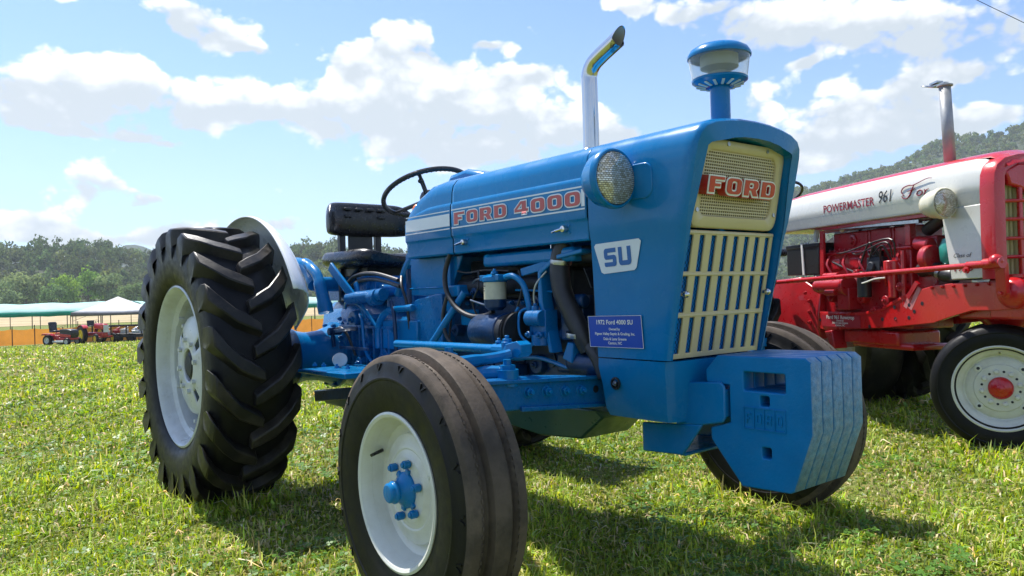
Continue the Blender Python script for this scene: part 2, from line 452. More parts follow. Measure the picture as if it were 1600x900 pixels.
    def build(s, name, mt, parent=None, smooth=35, bevel=0, solid=0, loc=None, seg=2):
        me = bpy.data.meshes.new(name)
        me.from_pydata(s.v, [], s.f)
        mts = mt if isinstance(mt, (list, tuple)) else [mt]
        for x in mts: me.materials.append(M[x] if isinstance(x, str) else x)
        if len(mts) > 1: me.polygons.foreach_set('material_index', s.m)
        bm = bmesh.new(); bm.from_mesh(me)
        bmesh.ops.remove_doubles(bm, verts=bm.verts, dist=1e-5)
        bmesh.ops.recalc_face_normals(bm, faces=bm.faces)
        bm.to_mesh(me); bm.free()
        if smooth: me.shade_smooth(); me.set_sharp_from_angle(angle=R(smooth))
        o = bpy.data.objects.new(name, me); COL.objects.link(o)
        if loc is not None: o.location = loc
        if solid:
            md = o.modifiers.new('thickness', 'SOLIDIFY'); md.thickness = solid; md.offset = -1
        if bevel:
            md = o.modifiers.new('edge', 'BEVEL'); md.width = bevel; md.segments = seg; md.limit_method = 'ANGLE'; md.angle_limit = R(40)
            md.harden_normals = False
        if parent is not None: o.parent = parent
        return o

def empty(name, loc=(0, 0, 0), rot=(0, 0, 0), parent=None):
    o = bpy.data.objects.new(name, None); COL.objects.link(o)
    o.location = loc; o.rotation_euler = rot; o.empty_display_size = .1
    if parent is not None: o.parent = parent
    return o

def tag(o, label=None, cat=None, group=None, kind=None):
    if label: o['label'] = label
    if cat: o['category'] = cat
    if group: o['group'] = group
    if kind: o['kind'] = kind
    return o

def copy_tree(o, parent=None):
    c = o.copy(); COL.objects.link(c); c.parent = parent
    for ch in list(o.children): copy_tree(ch, c)
    return c

# ---- lettering -------------------------------------------------------------
def rrect(x0, y0, x1, y1, r, n=4):
    out = []
    for cx, cy, a in ((x1 - r, y1 - r, 0), (x0 + r, y1 - r, 90), (x0 + r, y0 + r, 180), (x1 - r, y0 + r, 270)):
        for k in range(n + 1):
            t = R(a + 90 * k / n); out.append((cx + r * math.cos(t), cy + r * math.sin(t)))
    return out

GLYPH = {  # block letters 1 high; every glyph: width, loops
    'F': (.92, [[(0, 0), (.36, 0), (.36, .36), (.70, .36), (.70, .60), (.36, .60), (.36, .76), (.92, .76), (.92, 1), (0, 1)]]),
    'O': (.95, [rrect(0, 0, .95, 1, .28), rrect(.33, .24, .62, .76, .10)]),
    '0': (.95, [rrect(0, 0, .95, 1, .28), rrect(.33, .24, .62, .76, .10)]),
    'R': (.98, [[(0, 0), (.35, 0), (.35, .32), (.46, .32), (.62, 0), (.98, 0), (.80, .38), (.90, .48), (.94, .62), (.94, .80), (.86, .94), (.72, 1), (0, 1)], rrect(.34, .52, .60, .78, .08)]),
    'D': (.95, [[(0, 0), (.66, 0), (.82, .06), (.92, .18), (.95, .32), (.95, .68), (.92, .82), (.82, .94), (.66, 1), (0, 1)], rrect(.34, .22, .62, .78, .10)]),
    '4': (1.0, [[(.52, 0), (.86, 0), (.86, .18), (1, .18), (1, .42), (.86, .42), (.86, 1), (.46, 1), (0, .44), (0, .18), (.52, .18)], [(.24, .42), (.53, .42), (.53, .76)]]),
    'U': (1.0, [[(.20, 0), (.80, 0), (.94, .06), (1, .20), (1, 1), (.70, 1), (.70, .26), (.30, .26), (.30, 1), (0, 1), (0, .20), (.06, .06)]]),
    'S': (1.0, [[(.12, 0), (.84, 0), (.95, .05), (1, .16), (1, .46), (.95, .57), (.84, .62), (.30, .62), (.30, .76), (.98, .76), (.98, 1), (.16, 1), (.05, .95), (0, .84), (0, .55), (.05, .44), (.16, .39), (.70, .39), (.70, .24), (.0, .24), (.0, .10), (.04, .02)]]),
}

def letters(text, height, name, mt, matrix, parent, offset=0, extrude=0, gap=.13, sx=1.0, space=.55):
    cu = bpy.data.curves.new(name, 'CURVE'); cu.dimensions = '2D'; cu.fill_mode = 'BOTH'
    cu.offset = offset; cu.extrude = extrude
    x = 0
    for ch in text:
        if ch == ' ': x += space * sx; continue
        w, loops = GLYPH[ch]
        for lp in loops:
            sp = cu.splines.new('POLY'); sp.points.add(len(lp) - 1)
            for p, (a, b) in zip(sp.points, lp): p.co = ((x + a * sx) * height, b * height, 0, 1)
            sp.use_cyclic_u = True
        x += (w + gap) * sx
    return curve_mesh(cu, name, mt, matrix, parent)

def letters_each(text, height, name, mt, matrix, parent, offset=0, extrude=0, gap=.13, sx=1.0, space=.55):
    """every letter an object of its own"""
    x = 0
    for ch in text:
        if ch == ' ': x += space * sx; continue
        letters(ch, height, name, mt, matrix @ Matrix.Translation((x * height, 0, 0)), parent, offset, extrude, 0, sx)
        x += (GLYPH[ch][0] + gap) * sx

def curve_mesh(cu, name, mt, matrix, parent):
    o = bpy.data.objects.new(name, cu); COL.objects.link(o)
    bpy.context.view_layer.update()
    dg = bpy.context.evaluated_depsgraph_get()
    me = bpy.data.meshes.new_from_object(o.evaluated_get(dg))
    bpy.data.objects.remove(o); bpy.data.curves.remove(cu)
    me.name = name
    me.materials.clear(); me.materials.append(M[mt])
    me.transform(matrix)
    ob = bpy.data.objects.new(name, me); COL.objects.link(ob)
    if parent is not None: ob.parent = parent
    return ob

def text_mesh(text, size, name, mt, matrix, parent, align='CENTER', bold=0, sx=1.0, shear=0, extrude=0.0, spacing=1.0):
    cu = bpy.data.curves.new(name, 'FONT'); cu.body = text; cu.size = size; cu.align_x = align
    cu.offset = bold; cu.shear = shear; cu.extrude = extrude; cu.space_character = spacing
    cu.resolution_u = 3
    return curve_mesh(cu, name, mt, matrix @ Matrix.Diagonal((sx, 1, 1, 1)), parent)

def frame_matrix(origin, right, up):
    """letters lie in the plane (right, up) with their origin at origin"""
    r_ = Vector(right).normalized(); u_ = Vector(up); u_ = (u_ - r_ * u_.dot(r_)).normalized(); n_ = r_.cross(u_)
    mm = Matrix.Identity(4)
    for i in range(3): mm[i][0], mm[i][1], mm[i][2], mm[i][3] = r_[i], u_[i], n_[i], origin[i]
    return mm

# ================================================================== SETTING
def sstep(a, b, x):
    t = np.clip((np.asarray(x, float) - a) / (b - a), 0, 1)
    return t * t * (3 - 2 * t)

def ground_z(x, y):
    d = np.hypot(np.asarray(x) - CAM.x, np.asarray(y) - CAM.y)
    near = .012 * np.sin(np.asarray(x) * 2.1 + 1.3) * np.sin(np.asarray(y) * 1.7) + .008 * np.sin(np.asarray(x) * 5.3 + np.asarray(y) * 4.1)
    return -1.75 * sstep(6, 75, d) + near * (1 - sstep(12, 30, d)) - .01

def np_mesh(name, verts, faces_flat, loop_tot, mats, colattr=None, smooth=False):
    me = bpy.data.meshes.new(name)
    nv = len(verts); nl = len(faces_flat); nf = len(loop_tot)
    me.vertices.add(nv); me.vertices.foreach_set('co', np.asarray(verts, np.float32).ravel())
    me.loops.add(nl); me.loops.foreach_set('vertex_index', np.asarray(faces_flat, np.int32))
    me.polygons.add(nf)
    ls = np.zeros(nf, np.int32); ls[1:] = np.cumsum(loop_tot)[:-1]
    me.polygons.foreach_set('loop_start', ls)
    me.update(calc_edges=True)
    for x in mats: me.materials.append(x)
    if colattr is not None:
        a = me.color_attributes.new('tint', 'FLOAT_COLOR', 'POINT')
        c = np.ones((nv, 4), np.float32); c[:, :3] = colattr
        a.data.foreach_set('color', c.ravel())
    if smooth: me.shade_smooth()
    return me

def link(name, me, parent=None, kind=None):
    o = bpy.data.objects.new(name, me); COL.objects.link(o)
    if parent is not None: o.parent = parent
    if kind: o['kind'] = kind
    return o

# ---- soil and turf under the blades
def ground_mat():
    mt, nt, b = base_mat('turf_soil')
    n1 = noise(nt, .9, 5, .6); n2 = noise(nt, 38, 6, .7); n3 = noise(nt, .11, 3)
    a = ramp(nt, n2.outputs[0], [(.30, (.035, .045, .012)), (.52, (.16, .20, .035)), (.75, (.34, .34, .10))])
    c = ramp(nt, n2.outputs[0], [(.30, (.075, .060, .030)), (.70, (.34, .29, .135))])
    mr = nt.nodes.new('ShaderNodeMapRange'); nt.links.new(n1.outputs[0], mr.inputs[0])
    for i, x in enumerate((.50, .68, 0, .65)): mr.inputs[i + 1].default_value = x
    mx = nt.nodes.new('ShaderNodeMix'); mx.data_type = 'RGBA'
    nt.links.new(mr.outputs[0], mx.inputs[0]); nt.links.new(a.outputs[0], mx.inputs[6]); nt.links.new(c.outputs[0], mx.inputs[7])
    nt.links.new(mx.outputs[2], b.inputs['Base Color'])
    b.inputs['Roughness'].default_value = .9; b.inputs['Specular IOR Level'].default_value = .15
    bp = nt.nodes.new('ShaderNodeBump'); bp.inputs['Strength'].default_value = .8; bp.inputs['Distance'].default_value = .02
    nt.links.new(n2.outputs[0], bp.inputs['Height']); nt.links.new(bp.outputs[0], b.inputs['Normal'])
    return mt

rad = np.concatenate([np.linspace(.15, 8, 60), np.geomspace(8.4, 1350, 66)])
NA = 160
ang = np.linspace(0, 2 * np.pi, NA, endpoint=False)
gx = CAM.x + rad[:, None] * np.cos(ang)[None]; gy = CAM.y + rad[:, None] * np.sin(ang)[None]
gv = np.stack([gx, gy, ground_z(gx, gy)], -1).reshape(-1, 3)
gf = []
for j in range(len(rad) - 1):
    i = np.arange(NA); k = (i + 1) % NA
    gf.append(np.stack([j * NA + i, j * NA + k, (j + 1) * NA + k, (j + 1) * NA + i], -1)[:, ::-1])
gf = np.concatenate(gf)
gv = np.concatenate([gv, [[CAM.x, CAM.y, float(ground_z(CAM.x, CAM.y))]]])
cf = np.stack([np.full(NA, len(gv) - 1), (np.arange(NA) + 1) % NA, np.arange(NA)], -1)[:, ::-1]
ground = link('ground', np_mesh('ground', gv, np.concatenate([gf.ravel(), cf.ravel()]), np.concatenate([np.full(len(gf), 4), np.full(NA, 3)]), [ground_mat()], smooth=True), kind='structure')

# ---- tan ploughed field and the meadow strip behind the orange fence
def sheet(name, px0, px1, d0, d1, z, mt, n=40):
    vs = []; fs = []
    for j, d in enumerate((d0, d1)):
        for i in range(n + 1):
            p = gp(px0 + (px1 - px0) * i / n, d, 0); vs.append((p.x, p.y, z))
    for i in range(n): fs.append((i, n + 1 + i, n + 2 + i, i + 1))
    me = bpy.data.meshes.new(name); me.from_pydata(vs, [], fs)
    me.materials.append(mt)
    o = bpy.data.objects.new(name, me); COL.objects.link(o); o['kind'] = 'structure'
    return o
sheet('field', -500, 1000, 130, 250, -1.72, mat('dry_field', (.40, .30, .155), .9, var=.25, scale=.08, dirt=(.22, .21, .07), dirt_amt=.6, dirt_scale=.05))
sheet('meadow', -500, 1000, 250, 300, -1.66, mat('meadow', (.10, .16, .03), .9, var=.3, scale=.06))
sheet('dark_strip', -400, 1000, 61.2, 64.5, -1.55, mat('dark_strip_green', (.045, .06, .02), .9, var=.35, scale=.5))  # darker green band of ground by the fence

# ---- hills
def ridge(px):
    px = np.asarray(px, float)
    left = 20 + 4 * np.sin(px / 170 + 1) + 2.5 * np.sin(px / 61)
    left = left - 1.5 * sstep(120, 260, px) + 8 * sstep(380, 520, px)
    right = 51 + 23 * np.clip((px - 1250) / 350, -1.2, 1.6) + 2.5 * np.sin(px / 45) + 1.5 * np.sin(px / 23)
    return left, np.maximum(right, 8) * 1.78

def hill_z(px, d):
    l, r_ = ridge(px); t = sstep(980, 1130, px)
    return -1.8 + l * (1 - t) * (sstep(300, 455, d) - .25 * sstep(470, 900, d)) + r_ * t * sstep(480, 790, d)

hp = np.linspace(-700, 2500, 150); hd = np.concatenate([np.linspace(298, 480, 24), np.linspace(500, 1000, 24)])
hv = np.array([(*gp(p, d)[:2], hill_z(p, d)) for d in hd for p in hp])
hf = np.array([(j * 150 + i, j * 150 + i + 1, (j + 1) * 150 + i + 1, (j + 1) * 150 + i) for j in range(len(hd) - 1) for i in range(149)])
link('hills', np_mesh('hills', hv, hf.ravel(), np.full(len(hf), 4), [mat('hill_soil', (.035, .055, .018), .9, var=.3, scale=.02)], smooth=True), kind='structure')
fp = np.linspace(-300, 900, 90)
fv = np.concatenate([[(*gp(p, 1050)[:2], -4) for p in fp], [(*gp(p, 1150)[:2], 57 + 30 * math.exp(-((p - 205) / 50) ** 2) + 6 * math.sin(p / 40)) for p in fp]])
ff = np.array([(i, i + 1, 91 + i, 90 + i) for i in range(89)])
link('distant_hill', np_mesh('distant_hill', fv, ff.ravel(), np.full(len(ff), 4), [mat('far_hill_forest', (.05, .08, .04), .9, var=.3, scale=.02)], smooth=True), kind='structure')

# ---- foliage
def leaf_mat(name, col, trans=.35, rough=.6, spec=.2):
    mt, nt, b = base_mat(name)
    nt.nodes.remove(b)
    out = nt.nodes['Material Output']
    at = nt.nodes.new('ShaderNodeVertexColor'); at.layer_name = 'tint'
    mx = nt.nodes.new('ShaderNodeMix'); mx.data_type = 'RGBA'; mx.blend_type = 'MULTIPLY'; mx.inputs[0].default_value = 1
    nt.links.new(at.outputs[0], mx.inputs[6]); mx.inputs[7].default_value = tuple(col) + (1,)
    df = nt.nodes.new('ShaderNodeBsdfPrincipled'); df.inputs['Roughness'].default_value = rough; df.inputs['Specular IOR Level'].default_value = spec
    tr = nt.nodes.new('ShaderNodeBsdfTranslucent')
    nt.links.new(mx.outputs[2], df.inputs['Base Color'])
    hs = nt.nodes.new('ShaderNodeHueSaturation'); hs.inputs['Hue'].default_value = .485; hs.inputs['Saturation'].default_value = 1.1; hs.inputs['Value'].default_value = 1.25
    nt.links.new(mx.outputs[2], hs.inputs['Color']); nt.links.new(hs.outputs[0], tr.inputs[0])
    ms = nt.nodes.new('ShaderNodeMixShader'); ms.inputs[0].default_value = trans
    nt.links.new(df.outputs[0], ms.inputs[1]); nt.links.new(tr.outputs[0], ms.inputs[2]); nt.links.new(ms.outputs[0], out.inputs[0])
    return mt
LEAF = leaf_mat('tree_leaves', (1, 1, 1), .4, .9, .05)
BARK = mat('bark', (.10, .075, .05), .9, var=.3, scale=3, bump=.5, bscale=20)

def crown_template(nq, lobes, size, seed):
    """leaf clumps spread over and inside several lobes of a unit crown; returns quads (nq,4,3)"""
    g = np.random.default_rng(seed)
    lc = g.normal(size=(lobes, 3)); lc /= np.linalg.norm(lc, axis=1)[:, None]
    lc *= g.uniform(.30, .66, (lobes, 1)); lc[:, 2] *= 1.05
    lr = g.uniform(.28, .50, lobes)
    k = g.integers(0, lobes, nq)
    dr = g.normal(size=(nq, 3)); dr /= np.linalg.norm(dr, axis=1)[:, None]
    dr[:, 2] = np.abs(dr[:, 2]) * .75 + dr[:, 2] * .25
    rr = lr[k] * g.uniform(.55, 1.08, nq) ** .6
    c = lc[k] + dr * rr[:, None]
    nrm = dr + g.normal(size=(nq, 3)) * .55; nrm /= np.linalg.norm(nrm, axis=1)[:, None]
    a = np.cross(nrm, g.normal(size=(nq, 3))); a /= np.linalg.norm(a, axis=1)[:, None]
    b = np.cross(nrm, a)
    s = size * g.uniform(.6, 1.35, nq)[:, None]
    q = np.stack([c + a * s, c + b * s * .75, c - a * s, c - b * s * .75], 1)
    sh = g.uniform(.72, 1.28, nq)
    return q, sh

TEMPL = [crown_template(260, 11, .105, s) for s in range(8)]
TEMPL2 = [crown_template(95, 8, .17, s + 30) for s in range(8)]

def forest(name, trees, templ=None):
    templ = templ or TEMPL
    """trees: x, y, z, radius, height, tint"""
    Q = []; Cc = []
    for i, (x, y, z, r_, h, tint) in enumerate(trees):
        q, sh = templ[i % len(templ)]
        t = rng.uniform(0, 6.28); ct, st = math.cos(t), math.sin(t)
        p = q.copy()
        p = np.stack([p[..., 0] * ct - p[..., 1] * st, p[..., 0] * st + p[..., 1] * ct, p[..., 2]], -1)
        p = p * np.array([r_, r_, h * .46]) + np.array([x, y, z + h * .52])
        Q.append(p); Cc.append(np.repeat((sh[:, None] * np.asarray(tint)[None])[:, None], 4, 1))
    Q = np.concatenate(Q).reshape(-1, 3); Cc = np.concatenate(Cc).reshape(-1, 3)
    n = len(Q) // 4
    me = np_mesh(name, Q, np.arange(n * 4), np.full(n, 4), [LEAF], Cc)
    return link(name, me, kind='stuff')

def scatter(px0, px1, d0, d1, n, hmin, hmax, base, seed):
    g = np.random.default_rng(seed); out = []
    for _ in range(n):
        px = g.uniform(px0, px1); d = math.sqrt(g.uniform(d0 * d0, d1 * d1))
        p = gp(px, d); h = g.uniform(hmin, hmax) * g.choice([.75, 1, 1, 1.15]); v = g.uniform(.7, 1.3)
        tint = np.array(base) * v * np.array([g.uniform(.85, 1.25), 1, g.uniform(.8, 1.2)])
        out.append((p.x, p.y, float(hill_z(px, d)) - 1.5, h * g.uniform(.30, .42), h, tint))
    return out
wood = scatter(-350, 760, 318, 470, 1000, 9, 15, (.105, .160, .062), 3)
tag(forest('woodland', wood), 'dense green wooded ridge far behind the field and canopies', 'woodland')
wood2 = scatter(1120, 2000, 500, 810, 3400, 7, 11, (.135, .195, .062), 4)
tag(forest('hillside_woodland', wood2, TEMPL2), 'wooded hillside rising behind the red and white tractor', 'woodland')

def tree(px, d, h, r_, tint, label, seed):
    p = gp(px, d); z = float(ground_z(p.x, p.y))
    t = empty('tree', (p.x, p.y, z))
    tag(t, label, 'tree', 'trees along the far edge of the field')
    g = np.random.default_rng(seed)
    tb = MB(); tb.tube([(0, 0, -.2), (.1, .05, h * .25), (-.05, .1, h * .55), (0, 0, h * .85)], [h * .022, h * .018, h * .012, h * .004], 7)
    for _ in range(5):
        a = g.uniform(0, 6.28); z0 = h * g.uniform(.25, .5)
        tb.tube([(0, .05, z0), (math.cos(a) * r_ * .35, math.sin(a) * r_ * .35, z0 + h * .12), (math.cos(a) * r_ * .7, math.sin(a) * r_ * .7, z0 + h * .25)], [h * .009, h * .006, h * .002], 5)
    tb.build('trunk', BARK, t)
    q, sh = crown_template(1700, 16, .062, seed)
    qq = q * np.array([r_, r_, h * .47]) + np.array([0, 0, h * .53])
    cc = np.repeat((sh[:, None] * np.asarray(tint)[None])[:, None], 4, 1)
    link('crown', np_mesh('crown', qq.reshape(-1, 3), np.arange(len(q) * 4), np.full(len(q), 4), [LEAF], cc.reshape(-1, 3)), t)
    return t
TREES = [
    (8, 268, 10.5, 5.6, (0.186, 0.264, 0.117), 'small grey-green tree at the far left edge of the field'),
    (40, 280, 15.5, 7.2, (0.221, 0.286, 0.117), 'broad pale green tree, second from the left behind the teal canopy'),
    (80, 262, 10.5, 4.6, (0.137, 0.234, 0.088), 'low dark round tree between two taller trees above the teal canopy'),
    (106, 275, 15.0, 5.6, (0.221, 0.364, 0.065), 'bright yellow-green tree standing above the lawn tractor'),
    (137, 285, 15.5, 5.4, (0.182, 0.325, 0.065), 'fresh green tree just left of the white tent peak'),
    (176, 282, 16.0, 7.0, (0.205, 0.282, 0.117), 'tall grey-green tree behind the white tent peak'),
    (208, 270, 11.0, 5.8, (0.156, 0.234, 0.088), 'low spreading tree right of the white tent peak'),
    (236, 276, 9.5, 5.0, (0.166, 0.254, 0.098), 'small tree half hidden behind the big ribbed tyre'),
    (500, 285, 14.5, 6.6, (0.195, 0.254, 0.117), 'pale tree seen between the white mudguard and the seat'),
    (536, 272, 11.5, 5.5, (0.166, 0.244, 0.098), 'round tree seen just under the seat backrest'),
    (585, 280, 15.0, 6.6, (0.215, 0.282, 0.117), 'pale green tree seen through the gap behind the seat post'),
    (628, 276, 12.5, 5.6, (0.166, 0.244, 0.088), 'green tree seen between seat and blue bonnet'),
]
for i, (px, d, h, r_, tint, lab) in enumerate(TREES): tree(px, d, h, r_, tint, lab, 40 + i)

# ---- grass: hundreds of thousands of single blades, thinning with distance
def grass():
    g = np.random.default_rng(11)
    N = 440000
    # radius density ~ constant on the picture: p(d) ~ d^-1.0 between 1.9 and 55
    d = 1.9 * (55 / 1.9) ** (g.uniform(0, 1, N) ** 1.25)
    lo, hi = math.atan((-420 - 800) / 1196), math.atan((2020 - 800) / 1196)
    th = g.uniform(lo, hi, N)
    ax = np.array([_r0.x, _r0.y]); fx = np.array([-math.sin(YAW), math.cos(YAW)])
    dirs = np.sin(th)[:, None] * ax + np.cos(th)[:, None] * fx
    xy = np.array([CAM.x, CAM.y]) + dirs * d[:, None]
    # clumping
    nz = np.sin(xy[:, 0] * 3.1 + 1.7 * np.sin(xy[:, 1] * 1.3)) * np.sin(xy[:, 1] * 2.7 + 1.1 * np.sin(xy[:, 0] * 2.3)) + .5 * np.sin(xy[:, 0] * 9.1 + xy[:, 1] * 7.3)
    bare = np.sin(xy[:, 0] * 1.15 + 2.0 * np.sin(xy[:, 1] * .8 + .6)) * np.sin(xy[:, 1] * 1.05 + 1.6 * np.sin(xy[:, 0] * .7))
    keep = g.uniform(0, 1, N) < np.clip(.92 - .65 * np.clip(bare - .35, 0, 1), .25, 1)
    xy, d, nz, bare = xy[keep], d[keep], nz[keep], bare[keep]; n = len(d)
    # longer blades left standing round the tyres
    for (tx, ty, sx_, sy_, m_) in ((-1.95, -.88, .42, .30, 2600), (0, -.90, .30, .2, 1200), (.02, .90, .30, .2, 1500), (.31, 2.80, .30, .3, 1200), (-1.2, 4.2, .5, .4, 900)):
        a_ = g.uniform(0, 2 * np.pi, m_); rr_ = g.uniform(.55, 1.25, m_)
        q = np.stack([tx + sx_ * rr_ * np.cos(a_), ty + sy_ * rr_ * np.sin(a_)], -1)
        xy = np.concatenate([xy, q]); d = np.concatenate([d, np.hypot(q[:, 0] - CAM.x, q[:, 1] - CAM.y)])
        nz = np.concatenate([nz, np.full(m_, 2.2)]); bare = np.concatenate([bare, np.zeros(m_)])
    n = len(d)
    grow = np.clip(d / 3.0, 1, 9)
    kind = g.choice(4, n, p=[.53, .34, .07, .06])        # leaf, broad short leaf, straw, tall stalk
    h = g.uniform(.018, .052, n) * (1 + .42 * np.clip(nz, -1, 2.2))
    h = np.where(kind == 1, h * .6, h); h = np.where(kind == 3, h * 1.5, h); h *= grow ** .28
    w = g.uniform(.0016, .0036, n); w = np.where(kind == 1, w * 3.0, w); w = np.where(kind == 3, w * .9, w); w *= grow ** .85
    lean = np.where(kind == 2, g.uniform(.9, 2.2, n), g.uniform(.25, 1.5, n)); lean = np.where(kind == 3, g.uniform(.1, .7, n), lean)
    az = g.uniform(0, 2 * np.pi, n); tw = az + np.pi / 2 + g.uniform(-.6, .6, n)
    L = np.stack([np.cos(az), np.sin(az), np.zeros(n)], -1); Wd = np.stack([np.cos(tw), np.sin(tw), g.uniform(-.3, .3, n)], -1)
    base = np.stack([xy[:, 0], xy[:, 1], ground_z(xy[:, 0], xy[:, 1]) - .004], -1)
    up = np.array([0, 0, 1.])
    mid = base + up * (h * .62)[:, None] + L * (h * lean * .28)[:, None]
    tip = base + up * (h * np.clip(1.12 - .42 * lean, .12, 1))[:, None] + L * (h * lean * .9)[:, None]
    ww = w[:, None] * Wd
    V = np.stack([base - ww * .8, base + ww * .8, mid + ww, mid - ww, tip], 1).reshape(-1, 3)
    i0 = np.arange(n) * 5
    F = np.stack([i0, i0 + 1, i0 + 2, i0 + 3, i0 + 3, i0 + 2, i0 + 4], -1)
    tot = np.tile([4, 3], n)
    pal = np.array([[.30, .42, .045], [.22, .37, .04], [.72, .64, .32], [.34, .43, .09]])
    c = pal[kind] * g.uniform(.42, 1.35, (n, 1)) * (1 + .25 * np.clip(nz, -1, 1))[:, None] * np.stack([g.uniform(.85, 1.3, n), np.ones(n), g.uniform(.7, 1.4, n)], -1)
    dry = (g.uniform(0, 1, n) < .06 + .35 * np.clip(bare - .2, 0, 1))[:, None]
    c = np.where(dry, np.array([.55, .48, .21]) * g.uniform(.6, 1.2, (n, 1)), c)
    me = np_mesh('grass', V, F.ravel(), tot, [leaf_mat('grass_blades', (1, 1, 1), .40, .42, .32)], np.repeat(c[:, None], 5, 1).reshape(-1, 3))
    o = link('grass', me, kind='stuff')
    tag(o, 'short sunlit lawn grass with dry straw covering the ground', 'grass')
grass()

# clover: small three-leaved plants among the blades
def clover():
    g = np.random.default_rng(21)
    n = 15000
    d = 2.0 * (9 / 2.0) ** g.uniform(0, 1, n); th = g.uniform(math.atan(-.85), math.atan(.85), n)
    ax = np.array([_r0.x, _r0.y]); fx = np.array([-math.sin(YAW), math.cos(YAW)])
    xy = np.array([CAM.x, CAM.y]) + (np.sin(th)[:, None] * ax + np.cos(th)[:, None] * fx) * d[:, None]
    patch = np.sin(xy[:, 0] * 2.0 + 1.3 * np.sin(xy[:, 1] * 1.9)) * np.sin(xy[:, 1] * 2.4 + 1.0) > .05
    xy, d = xy[patch], d[patch]; n = len(d)
    h = g.uniform(.018, .045, n); s = g.uniform(.006, .0125, n) * np.clip(d / 3, 1, 2) ** .5
    V = []; 
    b = np.stack([xy[:, 0], xy[:, 1], ground_z(xy[:, 0], xy[:, 1]) + h], -1); a0 = g.uniform(0, 6.28, n)
    til = g.uniform(-.4, .4, (n, 2))
    for k in range(3):
        a = a0 + k * 2.094
        e = np.stack([np.cos(a), np.sin(a), np.zeros(n)], -1); q = np.stack([-np.sin(a), np.cos(a), np.zeros(n)], -1)
        P = [b, b + e * (s * .9)[:, None] + q * (s * .75)[:, None], b + e * (s * 1.7)[:, None], b + e * (s * .9)[:, None] - q * (s * .75)[:, None]]
        for p in P[1:]: p[:, 2] += ((p - b)[:, :2] * til).sum(1) + g.uniform(-.002, .002, n)
        V.append(np.stack(P, 1))
    V = np.concatenate(V, 0); m_ = len(V)
    c = np.array([.11, .235, .035]) * g.uniform(.7, 1.4, (m_, 1))
    me = np_mesh('clover', V.reshape(-1, 3), np.arange(m_ * 4), np.full(m_, 4), [bpy.data.materials['grass_blades']], np.repeat(c[:, None], 4, 1).reshape(-1, 3))
    tag(link('clover', me, kind='stuff'), 'low green clover leaves scattered through the lawn', 'clover')
clover()

# ================================================================== WHEELS
def rear_tyre_mesh(Rt=.675, w=.40, bead=.365, nl=20, hl=.044, rise=.25):
    k = w / .40
    Rc = Rt - hl
    m_ = MB()
    half = [(bead, -.148), (bead + .012, -.164), (bead + .03, -.168), (bead + .036, -.176), (bead + .08, -.192), (bead + (Rc - bead) * .55, -.200), (bead + (Rc - bead) * .78, -.194), (Rc - .028, -.180), (Rc - .008, -.15), (Rc, -.08)]
    prof = [(r_, y * k) for r_, y in half] + [(Rc + .002, 0)] + [(r_, -y * k) for r_, y in half[::-1]]
    m_.lathe(prof, n=88)
    m_.mi = 1
    for s in (-1, 1):
        for i in range(nl):
            t0 = 2 * math.pi * (i + (.5 if s > 0 else 0)) / nl
            secs = []
            #      y,   top r,       base r,    half width top, half width base
            for (y, rt, rb, wt, wb) in ((-.022, Rt - .002, Rc - .004, .022, .040), (.03, Rt, Rc - .004, .028, .046), (.09, Rt - .001, Rc - .006, .031, .049), (.150, Rt - .005, Rc - .014, .036, .053), (.198, Rt - .014, Rc - .045, .042, .057), (.2110, Rt - .046, Rc - .06, .042, .055), (.2005, Rt - .150, Rc - .12, .014, .022)):
                tt = t0 + (rise * (y / .2) ** 1.0 - .05 * math.sin(math.pi * y / .2) if y >= 0 else rise * y / .2)
                q = []
                for (rr, hw) in ((rb, wb), (rt, wt), (rt, -wt), (rb, -wb)):
                    a = tt - hw / .66
                    q.append((rr * math.cos(a), s * y * k, rr * math.sin(a)))
                secs.append(q)
            m_.loft(secs, cap0=True, cap1=True)
    return m_

